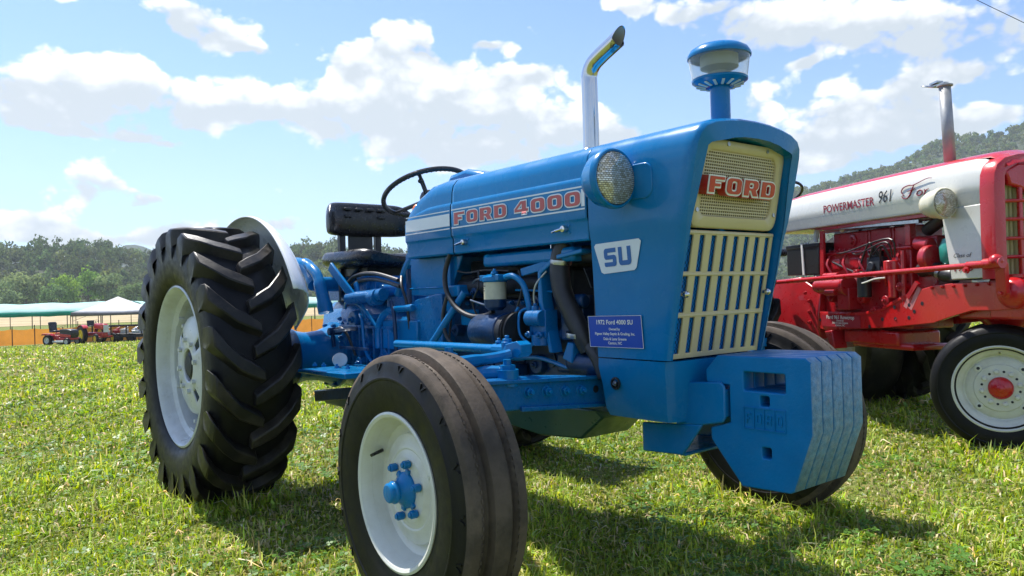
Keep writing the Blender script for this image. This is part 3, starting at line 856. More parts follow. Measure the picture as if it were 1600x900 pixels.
def front_tyre_mesh(Rt=.405, w=.21, bead=.208):
    m_ = MB(); k = w / .21; d = Rt - .405
    side = [(bead, -.074), (bead + .008, -.086), (bead + .020, -.090), (.262, -.099), (.300, -.104), (.318, -.1045), (.322, -.107), (.327, -.107), (.331, -.104), (.352, -.1), (.372, -.0935)]
    tread = [(.386, -.0875), (.390, -.083), (.3905, -.058), (.388, -.054), (.376, -.047), (.374, -.038), (.378, -.031), (.402, -.026), (.405, -.022), (.4055, 0)]
    p1 = [(a + (d if i > 3 else 0), y * k) for i, (a, y) in enumerate(side)]
    p2 = [(a + d, y * k) for a, y in tread]
    m_.lathe(p1, n=96); m_.lathe([(a, -y) for a, y in p1], n=96)
    m_.mi = 1
    m_.lathe([p1[-1]] + p2 + [(a, -y) for a, y in p2[::-1][1:]] + [(p1[-1][0], -p1[-1][1])], n=96)
    m_.mi = 0
    # raised V marks round the shoulder
    for s in (-1, 1):
        for i in range(18):
            t = 2 * math.pi * i / 18
            def P(r_, a, o): return (r_ * math.cos(a), s * (.0985 + o) * k, r_ * math.sin(a))
            for e in (-1, 1):
                a0, a1 = t + e * .004, t + e * .030
                r0, r1 = .350 + d, .368 + d
                q = [P(r0, a0 - .008, -.002), P(r0, a0 + .008, -.002), P(r1, a1 + .008, -.006), P(r1, a1 - .008, -.006)]
                f = [P(r0, a0 - .008, .005), P(r0, a0 + .008, .005), P(r1, a1 + .008, .001), P(r1, a1 - .008, .001)]
                m_.add(q + f, [(4, 5, 6, 7), (0, 1, 5, 4), (1, 2, 6, 5), (2, 3, 7, 6), (3, 0, 4, 7)])
    # little nibs along the rib edges
    m_.mi = 1
    for i in range(110):
        t = 2 * math.pi * i / 110
        for y in (-.0575, .0575):
            c = (.391 * math.cos(t), y * k, .391 * math.sin(t))
            m_.box((c[0] * (1 + d / .39), c[1], c[2] * (1 + d / .39)), (.004, .004, .010), Matrix.Rotation(-t, 3, 'Y'))
    return m_

def front_wheel(parent, loc, steer, out=-1, rim='white_wheel', hub='blue', Rt=.405, w=.21, dusty=True):
    e = empty('wheel', loc, (0, 0, steer if out < 0 else steer + math.pi), parent)
    front_tyre_mesh(Rt, w).build('tyre', ['rubber', 'rubber_dust' if dusty else 'rubber'], e, smooth=30)
    q = MB()
    q.lathe([(.200, -.060), (.218, -.080), (.227, -.088), (.228, -.094), (.221, -.097), (.213, -.093), (.206, -.080), (.201, -.062), (.197, -.044), (.190, -.026), (.176, -.018), (.155, -.016)], n=64)
    q.lathe([(.16, -.02), (.20, .02), (.205, .075), (.228, .09), (.228, .095), (.19, .07), (.17, .0)], n=48)
    q.build('rim', rim, e)
    d = MB()
    # dished disc, its edge cut flat in four places
    prof = []
    for r_, y in ((.160, -.014), (.160, -.030), (.157, -.0335), (.132, -.037), (.127, -.041), (.118, -.0425), (.113, -.0400), (.10, -.044), (.092, -.050), (.05, -.051), (0, -.051)): prof.append((r_, y))
    d.lathe(prof, n=56)
    for a in (25, 205): d.cyl((.125 * math.cos(R(a)), -.042, .125 * math.sin(R(a))), (.125 * math.cos(R(a)), -.047, .125 * math.sin(R(a))), .006, n=10)
    d.build('wheel_disc', rim, e)
    h = MB()
    h.lathe([(.052, -.050), (.052, -.058), (.046, -.066), (.036, -.072), (.031, -.080), (.030, -.088), (.033, -.090), (.033, -.097), (.029, -.100), (.028, -.111), (.024, -.115), (.010, -.116), (0, -.116)], n=28)
    for i in range(6):
        a = R(60 * i + 15); h.bar((.03 * math.cos(a), -.056, .03 * math.sin(a)), (.062 * math.cos(a), -.054, .062 * math.sin(a)), .018, .010, up=(0, 1, 0))
    h.build('hub', hub, e, bevel=.002)
    for i in range(6):
        a = R(60 * i + 15); p = (.080 * math.cos(a), -.052, .080 * math.sin(a))
        MB().cyl(p, (p[0], -.074, p[2]), .0125, n=6).cyl((p[0], -.074, p[2]), (p[0], -.079, p[2]), .0080, n=10).build('lug_nut', hub, e, bevel=.002)
    a = R(152); MB().cyl((.188 * math.cos(a), -.04, .188 * math.sin(a)), (.172 * math.cos(a), -.085, .172 * math.sin(a)), .006, .005, n=8).build('valve', 'black', e)
    return e

def rear_wheel(parent, loc, out=-1, rim='silver_wheel', Rt=.672, bead=.365, w=.372):
    e = empty('wheel', loc, (0, 0, 0), parent)
    if out > 0: e.scale = (1, -1, 1)
    rear_tyre_mesh(Rt, w, bead).build('tyre', ['rubber', 'rubber_lug'], e, smooth=38, bevel=.005, seg=1)
    b = bead
    q = MB()
    q.lathe([(b - .008, -.120), (b + .010, -.138), (b + .020, -.150), (b + .022, -.158), (b + .014, -.162), (b + .006, -.156), (b - .001, -.140), (b - .008, -.118), (b - .014, -.100), (b - .036, -.085), (b - .04, -.06), (b - .04, .06), (b - .014, .09), (b - .005, .12), (b + .02, .15), (b + .022, .16), (b + .01, .16), (b - .02, .12), (b - .05, .06), (b - .05, -.06)], n=72)
    q.build('rim', rim, e)
    d = MB()
    def skip(j, i): return j == 4 and (i % 12) in (4, 5)
    d.lathe([(b - .110, .055), (b - .112, .0), (b - .116, -.055), (b - .130, -.085), (b - .165, -.102), (b - .225, -.110), (.085, -.112), (.078, -.106), (.076, -.06)], n=48, skip=skip)
    d.build('wheel_disc', rim, e, solid=.008)
    h = MB(); h.lathe([(.074, -.06), (.074, -.095), (.055, -.105), (.05, -.11), (0, -.112)], n=24); h.build('hub', 'dark', e)
    for i in range(6):
        a = R(60 * i + 20); ca, sa = math.cos(a), math.sin(a)
        c = MB(); c.bar(((b - .125) * ca, -.03, (b - .125) * sa), ((b - .03) * ca, -.035, (b - .03) * sa), .045, .012, up=(0, 1, 0))
        c.bar(((b - .045) * ca, -.035, (b - .045) * sa), ((b - .042) * ca, -.085, (b - .042) * sa), .05, .012, up=(ca, 0, sa))
        c.cyl(((b - .08) * ca, -.03, (b - .08) * sa), ((b - .08) * ca, -.075, (b - .08) * sa), .013, n=6)
        c.build('rim_clamp', rim, e, bevel=.003)
    for i in range(8):
        a = R(45 * i + 10); p = (.125 * math.cos(a), -.108, .125 * math.sin(a))
        MB().cyl(p, (p[0], -.126, p[2]), .012, n=6).build('lug_nut', 'silver_wheel', e)
    return e

# ================================================================== BLUE TRACTOR
BT = empty('tractor', (0, 0, 0))
tag(BT, 'blue utility tractor with cream grille and front weights, large in the foreground', 'tractor')
FA_Z, HF, RX, RZ, HR = .395, .896, -1.951, .648, .882
front_wheel(BT, (0, -HF, FA_Z), -.027)
front_wheel(BT, (0, HF, FA_Z), -.017, out=1)
rear_wheel(BT, (RX, -HR, RZ)); rear_wheel(BT, (RX, HR, RZ), out=1)

# ---- hood, cowl, nose
HS = [(-.252, 1.122), (-.268, 1.124), (-.272, 1.130), (-.2725, 1.186), (-.276, 1.193), (-.2805, 1.198), (-.2815, 1.204), (-.2815, 1.322), (-.280, 1.330), (-.2745, 1.337), (-.2735, 1.344), (-.272, 1.378), (-.265, 1.408), (-.244, 1.433), (-.207, 1.4485), (-.15, 1.459), (-.08, 1.466), (0, 1.468)]
def hood_sec(x, k=1.0, wk=1.0):
    h = [(y * wk, z if z < 1.25 else 1.25 + (z - 1.25) * k) for y, z in HS]
    full = h + [(-y, z) for y, z in h[::-1][1:]]
    return [(x, y, z) for y, z in full]
hd_ = MB(); hd_.loft([hood_sec(x) for x in (-.712, -.70, -.5, -.3, -.1, .078, .086)])
hood = hd_.build('hood', 'blue', BT, smooth=28, solid=.004)
cw = MB(); cw.loft([hood_sec(-1.094, .30, .975), hood_sec(-1.088, .34, .99), hood_sec(-1.06, .50), hood_sec(-.99, .78), hood_sec(-.90, .97), hood_sec(-.82, 1), hood_sec(-.719, 1)], cap0=False)
sec0 = hood_sec(-1.094, .30, .975); cw.add(sec0, [tuple(range(len(sec0)))])
cowl = cw.build('cowl', 'blue', BT, smooth=28)
# instrument hump and dash behind the wheel
ih = MB(); ih.prism([(-1.13, 1.33), (-1.06, 1.43), (-.98, 1.505), (-.86, 1.515), (-.70, 1.475), (-.70, 1.43), (-1.1, 1.30)], 'Y', -.10, .17)
ih.build('instrument_housing', 'blue', BT, bevel=.02)

def nw(z): return .250 + (z - .736) * .05
def xs(z): return .397 + (z - .736) * .226
def xg(z): return .383 + (z - .736) * .194
NS = [(-nw(z), z) for z in (.732, .80, .9, 1.0, 1.122)] + [(-.2735, 1.134), (-.277, 1.17), (-.279, 1.24), (-.279, 1.33), (-.277, 1.376), (-.269, 1.408), (-.248, 1.433), (-.210, 1.4485), (-.15, 1.459), (-.08, 1.466), (0, 1.468)]
def lipw(z): return .011 + .040 * float(sstep(1.0, 1.37, z))
def nose_sec(s, inset=0, dx=0, lip=False, x_at=None):
    h = []
    for y, z in NS:
        il = inset + (lipw(z) if lip else 0)
        y2 = y + il if y < -.001 else y
        if y2 > 0: y2 = 0
        if abs(y) < .001: y2 = 0
        t = float(sstep(1.36, 1.46, z)); z2 = z - il * t * 1.05
        y2 = y2 if abs(y) > .2 else y * (1 - il / .28)
        X = (.092 + (xs(z) - .092) * s + dx) if x_at is None else x_at(z2) + dx
        h.append((X, y2, z2))
    return h + [(X, -y, z) for X, y, z in h[::-1][1:]]
ns = MB()
ns.loft([nose_sec(s) for s in (0, .02, .3, .6, .9, .955)] + [nose_sec(1, .003, -.008), nose_sec(1, .009, -.001), nose_sec(1, .4 * .011, 0, True), nose_sec(1, 0, -.006, True), nose_sec(1, .003, -.018, True, xs), nose_sec(1, .004, -.03, True, xg)])
nose = ns.build('nose_shell', 'blue', BT, smooth=32)

def G(y, z, o=0): return (xg(z) + o, y, z)
def gw(z): return np.interp(z, [.736, 1.13, 1.37], [.236, .236, .214])
# upper grille: frame with a woven screen
up = empty('grille_screen', (0, 0, 0), parent=BT)
ow = rrect(-.224, 1.138, .224, 1.398, .035, 5); iw = rrect(-.186, 1.176, .186, 1.362, .028, 5)
def arch(y, z): return z + (.016 * (1 - (y / .22) ** 2) if z > 1.25 else 0)
fr = MB()
fr.loft([[G(y, arch(y, z), o) for y, z in lp] for lp, o in ((ow, -.012), (ow, .004), (rrect(-.219, 1.143, .219, 1.393, .033, 5), .008), (rrect(-.190, 1.172, .190, 1.366, .030, 5), .006), (iw, .001), (iw, -.010))], closed=True)
fr.build('frame', 'cream', up, smooth=50)
wr = MB()
for i in range(36):
    y = -.188 + .376 * i / 35; wr.bar(G(y, 1.172, -.004), G(y, arch(y, 1.366), -.004), .0042, .002, up=(1, 0, 0))
for i in range(22):
    z = 1.176 + .192 * i / 21; wr.bar(G(-.188, z, -.002), G(.188, z, -.002), .0040, .002, up=(1, 0, 0))
wr.build('wire_screen', 'cream', up, smooth=0)
bk = MB(); bk.add([G(-.2, 1.16, -.035), G(.2, 1.16, -.035), G(.2, 1.38, -.035), G(-.2, 1.38, -.035)], [(0, 1, 2, 3)]); bk.build('backing', mat('painted_screen_shade', (.03, .027, .010), .7, var=.2), up, smooth=0)  # dark sheet: the shade behind the screen is put into its colour
for (y, z) in ((-.09, 1.392), (.12, 1.389), (.203, 1.19), (-.203, 1.19)):
    MB().cyl(G(y, z, .004), G(y, z, .010), .007, n=10).build('screw', 'steel', up)
upv = Vector((.194, 0, 1)); 
def badge(off, depth, mt, nm, grow):
    h = .052; mtx = frame_matrix(G(-.202, 1.236, off), (0, 1, 0), upv)
    # every letter stands on its own, tilted with the grille
    return letters_each('FORD', h, nm, mt, mtx, up, offset=grow, extrude=depth, gap=.16, sx=1.55)
badge(.022, .014, 'red_letter', 'letter_body', .003)
badge(.0385, .0012, 'white_letter', 'letter_outline', .003)
badge(.041, .0008, 'red_letter', 'letter_face', -.0022)

# lower grille: pressed panel with three rows of slots
lg = empty('grille', (0, 0, 0), parent=BT)
rows = [(1.128, None), (1.116, 1.004), (.988, .876), (.860, .748)]
pn = MB()
zl = [1.130, 1.116, 1.004, .990, .878, .862, .750, .734]
ul = [-1.0]
for i in range(8):
    c = -1 + (i + .5) / 4; ul += [c - .062, c + .050]
ul += [1.0]
def PU(u, z, o=0):
    return G(u * gw(z) * .985, z + .0, o)
for j in range(len(zl) - 1):
    for i in range(len(ul) - 1):
        slot = j in (1, 3, 5) and i % 2 == 1
        if slot: continue
        a, b_, c, d = (ul[i], zl[j]), (ul[i + 1], zl[j]), (ul[i + 1], zl[j + 1]), (ul[i], zl[j + 1])
        pn.add([PU(*p) for p in (a, b_, c, d)], [(0, 1, 2, 3)])
o = pn.build('slotted_panel', 'cream', lg, smooth=0, solid=.007)
md = o.modifiers.new('edge', 'BEVEL'); md.width = .002; md.segments = 2; md.limit_method = 'ANGLE'
for z in (.997, .870, 1.124):
    MB().bar(PU(-.99, z, -.001), PU(.99, z, -.001), .007, .009).build('rib', 'cream', lg, bevel=.002)
gz_ = MB(); gz_.add([PU(-1, 1.13, -.0095), PU(1, 1.13, -.0095), PU(1, .735, -.0095), PU(-1, .735, -.0095)], [(0, 1, 2, 3)]); gz_.build('radiator_gauze', 'gauze', lg, smooth=0)
for u in (-.93, .93):
    k = MB(); k.lathe([(.0, .026), (.006, .025), (.0105, .020), (.0105, .012), (.006, .010), (.006, 0)], PU(u, .935, .002), (1, 0, 0), n=14); k.build('knob', 'chrome', lg)

# skirt under the nose
sk = MB()
def skx(z): return .372 + (z - .54) * .10
for_ = []
secs = []
for z, w_, xr in ((.728, .247, .09), (.700, .248, .09), (.640, .236, .095), (.560, .226, .10), (.535, .218, .11)):
    xf = skx(z)
    secs.append([(xr, -w_, z), (xf - .05, -w_, z), (xf - .018, -w_ + .006, z), (xf, -w_ + .03, z), (xf + .012, 0, z), (xf, w_ - .03, z), (xf - .018, w_ - .006, z), (xf - .05, w_, z), (xr, w_, z)])
sk.loft(secs, closed=True, cap0=True, cap1=True); skirt = sk.build('nose_skirt', 'blue', BT, smooth=40)
MB().lathe([(.021, -.0), (.021, -.004), (.015, -.005), (.014, .004), (0, .004)], (.162, -.242, .647), (0, 1, 0), n=18).build('grommet', 'black_paint', skirt)
MB().hexnut((.162, -.243, .647), (0, -1, 0), .009, .006).build('bolt', 'steel', skirt)

# decals on hood
YD = -.2842
def strip(name, x0, x1, z0, z1, mt, parent, y=YD):
    m_ = MB(); m_.add([(x0, y, z0), (x1, y, z0), (x1, y, z1), (x0, y, z1)], [(0, 1, 2, 3)]); return m_.build(name, mt, parent, smooth=0)
strip('stripe', -.708, .082, 1.302, 1.3075, 'decal_white', hood); strip('stripe', -.708, .082, 1.2275, 1.233, 'decal_white', hood)
strip('stripe', .066, .082, 1.2385, 1.2965, 'decal_white', hood)
strip('stripe', -1.075, -.722, 1.241, 1.292, 'decal_white', cowl, -.2838); strip('stripe', -1.07, -.722, 1.302, 1.3065, 'decal_white', cowl, -.2838); strip('stripe', -1.08, -.722, 1.2275, 1.232, 'decal_white', cowl, -.2838)
hm = frame_matrix((-.688, YD, 1.2425), (1, 0, 0), (0, 0, 1))
def hoodtext(dy, mt, nm, grow): return letters_each('FORD 4000', .050, nm, mt, Matrix.Translation((0, dy, 0)) @ hm, hood, offset=grow, gap=.17, sx=1.62, space=.42)
hoodtext(0, 'decal_white', 'letter_outline', .0032); hoodtext(-.0012, 'decal_red', 'letter', -.0012)
for x, z in ((-.625, 1.166), (-.025, 1.170)):
    l = MB(); l.lathe([(.0, -.022), (.011, -.020), (.013, -.012), (.013, 0)], (x, -.272, z), (0, 1, 0), n=14); l.tube([(x, -.290, z), (x - .025, -.292, z - .004), (x - .055, -.290, z - .008)], [.006, .0055, .004], 8)
    l.build('latch', 'chrome', hood)
    for s in ((.018, .010), (.018, -.014)): MB().cyl((x + s[0], -.271, z + s[1]), (x + s[0], -.2765, z + s[1]), .004, n=8).build('rivet', 'blue', hood)

# emblem and show card on the nose side
def SP(x, z, o=.0025): return (x, -(nw(z) + o), z)
em = MB()
pts = [(.108, 1.100), (.116, 1.108), (.305, 1.114), (.314, 1.106), (.290, 1.024), (.280, 1.016), (.146, 1.008), (.135, 1.014)]
em.add([SP(x, z, .003) for x, z in pts], [tuple(range(8))])
emb = em.build('emblem', 'decal_white', nose, smooth=0)
tilt = Vector((0, -.05, 1))
for k, ch in enumerate('SU'): letters(ch, .060, 'letter', 'decal_blue', frame_matrix(SP(.153 + k * .064, 1.030 + k * .0022, .0042), (1, 0, .035), tilt), nose, sx=.90)
pl = MB(); cs = [(.060, .868), (.297, .872), (.300, .768), (.063, .766)]
pl.add([SP(x, z, .0025) for x, z in cs] + [SP(x, z, .005) for x, z in cs], [(4, 5, 6, 7), (0, 1, 5, 4), (1, 2, 6, 5), (2, 3, 7, 6), (3, 0, 4, 7)])
pl.build('show_card', 'sign_blue', nose, smooth=0)
bd = MB()
for (a, b_) in zip(cs, cs[1:] + cs[:1]): bd.bar(SP(*a, .0056), SP(*b_, .0056), .0012, .0012)
bd.build('card_border', 'white_letter', nose, smooth=0)
for t, z, s, bold in (('1972 Ford 4000 SU', .8425, .0205, .0005), ('Owned by', .823, .0115, .0003), ('Pigeon Valley Septic & Grading, Inc.', .8075, .0122, .0003), ('Dale & Lana Greene', .7905, .0122, .0003), ('Canton, NC', .777, .0122, .0003)):
    text_mesh(t, s, 'lettering', 'white_letter', frame_matrix(SP(.179, z, .0062), (1, 0, .01), tilt), nose, bold=bold, sx=1.02)

# headlights
for s in (-1, 1):
    c = (.300, s * .362, 1.297)
    h = MB(); h.lathe([(0, -.115), (.030, -.110), (.060, -.092), (.082, -.060), (.0915, -.022), (.0935, -.020), (.0935, -.006), (.090, .0), (.084, .001), (.0825, -.004)], c, (1, 0, 0), n=48)
    h.tube([(c[0] - .06, c[1] - s * .02, c[2] - .02), (c[0] - .04, c[1] - s * .06, c[2] - .03), (c[0] - .03, s * .26, c[2] - .04)], .03, 12)
    hl = h.build('headlight', 'blue', BT)
    l = MB(); l.lathe([(.0826, -.004), (.080, .004), (.060, .013), (.035, .018), (0, .020)], c, (1, 0, 0), n=48); l.build('lens', 'lens', hl)
    b_ = MB(); b_.prism(rrect(c[0] - .06, 1.235, c[0] + .075, 1.345, .03), 'Y', s * .270, s * .2835); b_.build('lamp_pad', 'blue', hl, bevel=.003)

# exhaust and air cleaner
ex = MB(); ex.tube([(-.085, -.08, 1.40), (-.083, -.08, 1.55), (-.084, -.08, 1.70), (-.083, -.08, 1.750), (-.062, -.08, 1.784), (-.022, -.08, 1.806), (.022, -.08, 1.824), (.066, -.08, 1.842)], .0298, 32, sub=10, caps=False)
for i in range(len(ex.v) - 32, len(ex.v)):      # mouth cut off upright
    p = Vector(ex.v[i]); d = Vector((.044, 0, .018)).normalized(); ex.v[i] = tuple(p + d * ((.062 + .6 * (p.z - 1.840) - p.x) / (d.x - .6 * d.z)))
e = ex.build('exhaust_pipe', 'chrome', BT, smooth=60)
ei = MB(); ei.tube([(-.02, -.08, 1.807), (.0, -.08, 1.815), (.025, -.08, 1.8253), (.05, -.08, 1.8355)], .0286, 32, sub=6, caps=False)
for i in range(len(ei.v) - 32, len(ei.v)):
    p = Vector(ei.v[i]); d = Vector((.044, 0, .018)).normalized(); ei.v[i] = tuple(p + d * ((.060 + .6 * (p.z - 1.840) - p.x) / (d.x - .6 * d.z)))
ei.build('exhaust_bore', mat('painted_lit_bore', (.45, .40, .38), .6), e, smooth=60)  # added liner; the lit look of the mouth is in its pale colour
MB().lathe([(.036, 0), (.036, .01), (.030, .016)], (-.085, -.08, 1.462), (0, 0, 1), n=24).build('collar', 'chrome', e)
ac = empty('air_cleaner', (.428, 0, 1.45), parent=BT)
MB().cyl((0, 0, 0), (0, 0, .17), .0315, n=28).build('stem', 'blue', ac)
bs = MB(); bs.lathe([(.031, .155), (.045, .150), (.074, .158), (.088, .168), (.089, .174), (.080, .176), (.031, .170)], axis=(0, 0, 1), n=40); bs.build('base', 'blue', ac)
for i in range(16):
    a = 2 * math.pi * i / 16; MB().bar((.045 * math.cos(a), .045 * math.sin(a), .1495), (.076 * math.cos(a), .076 * math.sin(a), .1565), .008, .003).build('vent', 'white_wheel', ac, smooth=0)
bo = MB(); bo.lathe([(.084, .174), (.087, .176), (.0975, .245), (.0950, .247), (.0845, .178)], axis=(0, 0, 1), n=48); bo.build('bowl', 'bowl', ac)
co = MB(); co.lathe([(.028, .17), (.028, .20), (.060, .212), (.060, .250), (0, .25)], axis=(0, 0, 1), n=30); co.build('inner_sleeve', mat('pale_plastic_sleeve', (.45, .47, .46), .5), ac)
cp = MB(); cp.lathe([(.094, .243), (.1005, .244), (.1015, .250), (.099, .256), (.092, .268), (.074, .279), (.05, .285), (.02, .287), (0, .287)], axis=(0, 0, 1), n=48); cp.build('cap', 'blue', ac)

# steering wheel, column, instruments
swc = Vector((-1.335, 0, 1.470)); swn = Vector((-.46, 0, 1)).normalized()
sw = empty('steering_wheel', swc, swn.to_track_quat('Z', 'X').to_euler(), BT)
m_ = MB(); 
m_.lathe([(.2200 + .0125 * math.cos(t), .0125 * math.sin(t)) for t in [2 * math.pi * i / 10 for i in range(11)]], axis=(0, 0, 1), n=72)
for i in range(60):
    a = 2 * math.pi * i / 60; m_.ball((.2200 * math.cos(a), .2200 * math.sin(a), -.010), (.006, .006, .006), 6, 4)
m_.build('rim', 'black', sw)
for a in (80, 200, 320):
    a = R(a); MB().tube([(.02 * math.cos(a), .02 * math.sin(a), -.035), (.12 * math.cos(a), .12 * math.sin(a), -.018), (.215 * math.cos(a), .215 * math.sin(a), 0)], [.012, .011, .009], 8).build('spoke', 'black', sw)
MB().lathe([(.0, .005), (.03, 0), (.042, -.02), (.042, -.05), (.02, -.06)], axis=(0, 0, 1), n=24).build('hub', 'black', sw)
MB().cyl(swc - swn * .04, (-1.05, 0, .98), .022, n=14).build('steering_column', 'black_paint', BT)
MB().tube([(-1.12, -.10, 1.38), (-1.16, -.11, 1.44), (-1.21, -.115, 1.50)], .005, 8).ball((-1.212, -.115, 1.505), .011).build('throttle_lever', 'black', BT)
MB().lathe([(0, .03), (.02, .026), (.028, .012), (.028, 0)], (-1.12, -.05, 1.405), (-.6, -.5, .6), n=16).build('gauge', 'black', BT)
MB().ball((-1.20, -.14, 1.362), (.026, .026, .03), 14, 10).cyl((-1.2, -.14, 1.30), (-1.2, -.14, 1.345), .016).build('warning_lamp', 'orange', BT)

# seat
def cushion(rings, name, parent, mt='black'):
    m_ = MB(); m_.loft(rings, closed=True, cap0=True, cap1=True); o = m_.build(name, mt, parent, smooth=60)
    md = o.modifiers.new('soft', 'SUBSURF'); md.levels = md.render_levels = 2
    return o
st = empty('seat', (-1.9, 0, 1.1), parent=BT)
def backring(y, zc, hz, x, t):
    return [(x + t, y, zc - hz * .9), (x + t * 1.25, y, zc - hz * .2), (x + t * 1.1, y, zc + hz * .7), (x + t * .3, y, zc + hz), (x - t * .6, y, zc + hz * .8), (x - t * .7, y, zc), (x - t * .6, y, zc - hz * .9), (x + t * .3, y, zc - hz)]
rings = []
for y, hz, dx, t, dz in ((-.275, .045, .10, .02, -.035), (-.268, .062, .095, .035, -.03), (-.235, .088, .03, .05, -.005), (-.20, .098, .005, .05, .0), (-.10, .10, 0, .045, .0), (0, .10, -.004, .045, 0), (.10, .10, 0, .045, .0), (.20, .098, .005, .05, .0), (.235, .088, .03, .05, -.005), (.268, .062, .095, .035, -.03), (.275, .045, .10, .02, -.035)):
    rings.append(backring(y, .295 + dz, hz, -.10 + dx, t))
bkr = cushion(rings, 'backrest', st)
for (y, z) in ((-.13, .345), (-.06, .345), (.01, .345), (.08, .345), (-.13, .305), (.08, .305)):
    MB().box((-.040, y, z), (.014, .046, .018)).build('tuft', 'black', bkr, bevel=.006)
rings = []
for x, w_, zt, zb in ((-.20, .16, .085, .03), (-.19, .22, .105, .02), (-.10, .245, .10, .015), (.05, .25, .095, .01), (.20, .25, .10, .01), (.29, .235, .10, .015), (.33, .2, .085, .03), (.335, .15, .07, .045)):
    rings.append([(x, -w_, zb), (x, -w_ - .018, (zt + zb) / 2 + .01), (x, -w_ + .01, zt + .02), (x, -w_ * .6, zt - .012), (x, 0, zt - .02), (x, w_ * .6, zt - .012), (x, w_ - .01, zt + .02), (x, w_ + .018, (zt + zb) / 2 + .01), (x, w_, zb), (x, 0, zb - .005)])
cushion(rings, 'seat_cushion', st)
fm = MB()
for y in (-.14, .085): fm.bx(-.125, -.09, y - .018, y + .018, -.10, .24)
fm.bx(-.12, .05, -.14, .09, -.03, .02); fm.bx(-.115, -.095, -.10, .05, .0, .22); fm.build('seat_frame', 'black_paint', st, bevel=.004)
sp = MB(); sp.prism([(-.22, -.20), (.10, -.20), (.16, .02), (-.20, .02)], 'Y', -.12, .10); sp.tube([(-.1, -.15, -.15), (.02, -.16, -.05), (.12, -.15, .02)], .012, 8); sp.tube([(.0, .12, -.16), (.12, .12, -.05), (.2, .1, .02)], .012, 8); sp.build('suspension', 'black_paint', st, bevel=.004)
MB().lathe([(0, -.006), (.075, -.006), (.078, 0), (.075, .006), (0, .006)], (-.02, -.20, -.09), (.5, 1, 0), n=28).build('pivot_plate', mat('grey_plate', (.10, .10, .105), .5), st)

# mudguards: pressed shells round the inner side of each rear wheel
for s in (-1, 1):
    f = MB(); f.lathe([(.730, s * .720), (.732, s * .70), (.714, s * .664), (.680, s * .632), (.61, s * .602), (.53, s * .580), (.42, s * .567), (.32, s * .562)], (RX, 0, RZ), (0, 1, 0), n=48, a0=R(29), a1=R(165))
    f.build('mudguard', 'white_fender', BT, solid=.006, smooth=40)

# ---- driveline
tr = MB()
tr.loft([[(x, y * w_, z0 + (z1 - z0) * t) for y, t in ((-1, .12), (-1.0, .55), (-.9, .86), (-.6, 1), (.6, 1), (.9, .86), (1, .55), (1, .12), (.7, 0), (-.7, 0))] for x, w_, z0, z1 in ((-2.22, .17, .52, .88), (-2.15, .21, .48, .93), (-1.72, .22, .46, .95), (-1.60, .20, .47, .93), (-1.45, .185, .46, .90), (-1.22, .20, .46, .88), (-1.20, .215, .46, .90))], closed=True, cap0=True, cap1=True)
trans = tr.build('transmission', 'blue_cast', BT, smooth=50)
g_ = random.Random(3)
for i in range(26):
    x = g_.uniform(-1.95, -1.25); z = g_.choice([.58, .66, .74, .80, .86]) + g_.uniform(-.02, .02)
    MB().hexnut((x, -.205, z), (0, -1, 0), .012, .012).build('bolt', 'blue_cast', trans)
hb = MB(); hb.bx(-2.12, -1.50, -.17, .17, .94, 1.00); hb.bx(-1.72, -1.52, -.20, -.02, .98, 1.06); hb.cyl((-1.62, -.22, 1.02), (-1.62, .05, 1.02), .045, n=18); hb.cyl((-1.46, -.20, .985), (-1.46, .2, .985), .03, n=14); hb.bx(-1.50, -1.24, -.15, .15, .90, .955)
for x in (-2.05, -1.9, -1.75, -1.55, -1.4, -1.3): hb.hexnut((x, -.14, .998 if x < -1.5 else .953), (0, 0, 1), .013, .012)
hb.build('lift_cover', 'blue_cast', BT, bevel=.008)
for s in (-1, 1):
    ax = MB(); ax.lathe([(.10, s * .20), (.175, s * .215), (.178, s * .24), (.160, s * .25), (.135, s * .32), (.128, s * .40), (.142, s * .46), (.150, s * .47), (.150, s * .53), (.140, s * .54), (.142, s * .62), (.16, s * .66), (.165, s * .70), (.09, s * .72), (.08, s * .85)], (RX, 0, RZ), (0, 1, 0), n=36)
    a_ = ax.build('axle_housing', 'blue', BT, smooth=40)
    for i in range(10):
        t = 2 * math.pi * i / 10; MB().hexnut((RX + .165 * math.cos(t), s * .245, RZ + .165 * math.sin(t)), (0, s, 0), .012, .014).build('bolt', 'blue_cast', a_)
    MB().lathe([(.1505, s * .475), (.1525, s * .48), (.1525, s * .52), (.1505, s * .525)], (RX, 0, RZ), (0, 1, 0), n=36).build('brake_band', 'blue_dark', a_)
# rocker shaft, lift arms, levers, links
la = MB(); la.cyl((-1.93, -.34, 1.03), (-1.93, .34, 1.03), .04, n=18); la.build('rocker_shaft', 'blue', BT)
for s in (-1, 1):
    l = MB(); l.tube([(-1.93, s * .33, 1.03), (-2.02, s * .34, 1.12), (-2.12, s * .36, 1.15), (-2.25, s * .37, 1.13)], [.05, .045, .035, .028], 12); l.cyl((-2.12, s * .32, 1.15), (-2.12, s * .41, 1.15), .022); l.build('lift_arm', 'blue', BT)
q = MB(); q.tube([(-1.98, -.36, 1.14), (-1.86, -.36, 1.08), (-1.80, -.36, .98), (-1.77, -.355, .88)], [.020, .028, .034, .04], 12); q.build('lift_link', 'blue', BT)
MB().bar((-1.76, -.33, 1.12), (-1.56, -.30, .95), .05, .016, up=(0, 1, 0)).build('quadrant_lever', 'blue', BT, bevel=.004)
MB().bar((-1.62, -.26, 1.03), (-1.54, -.25, .84), .03, .014, up=(0, 1, 0)).build('control_lever', 'blue', BT, bevel=.004)
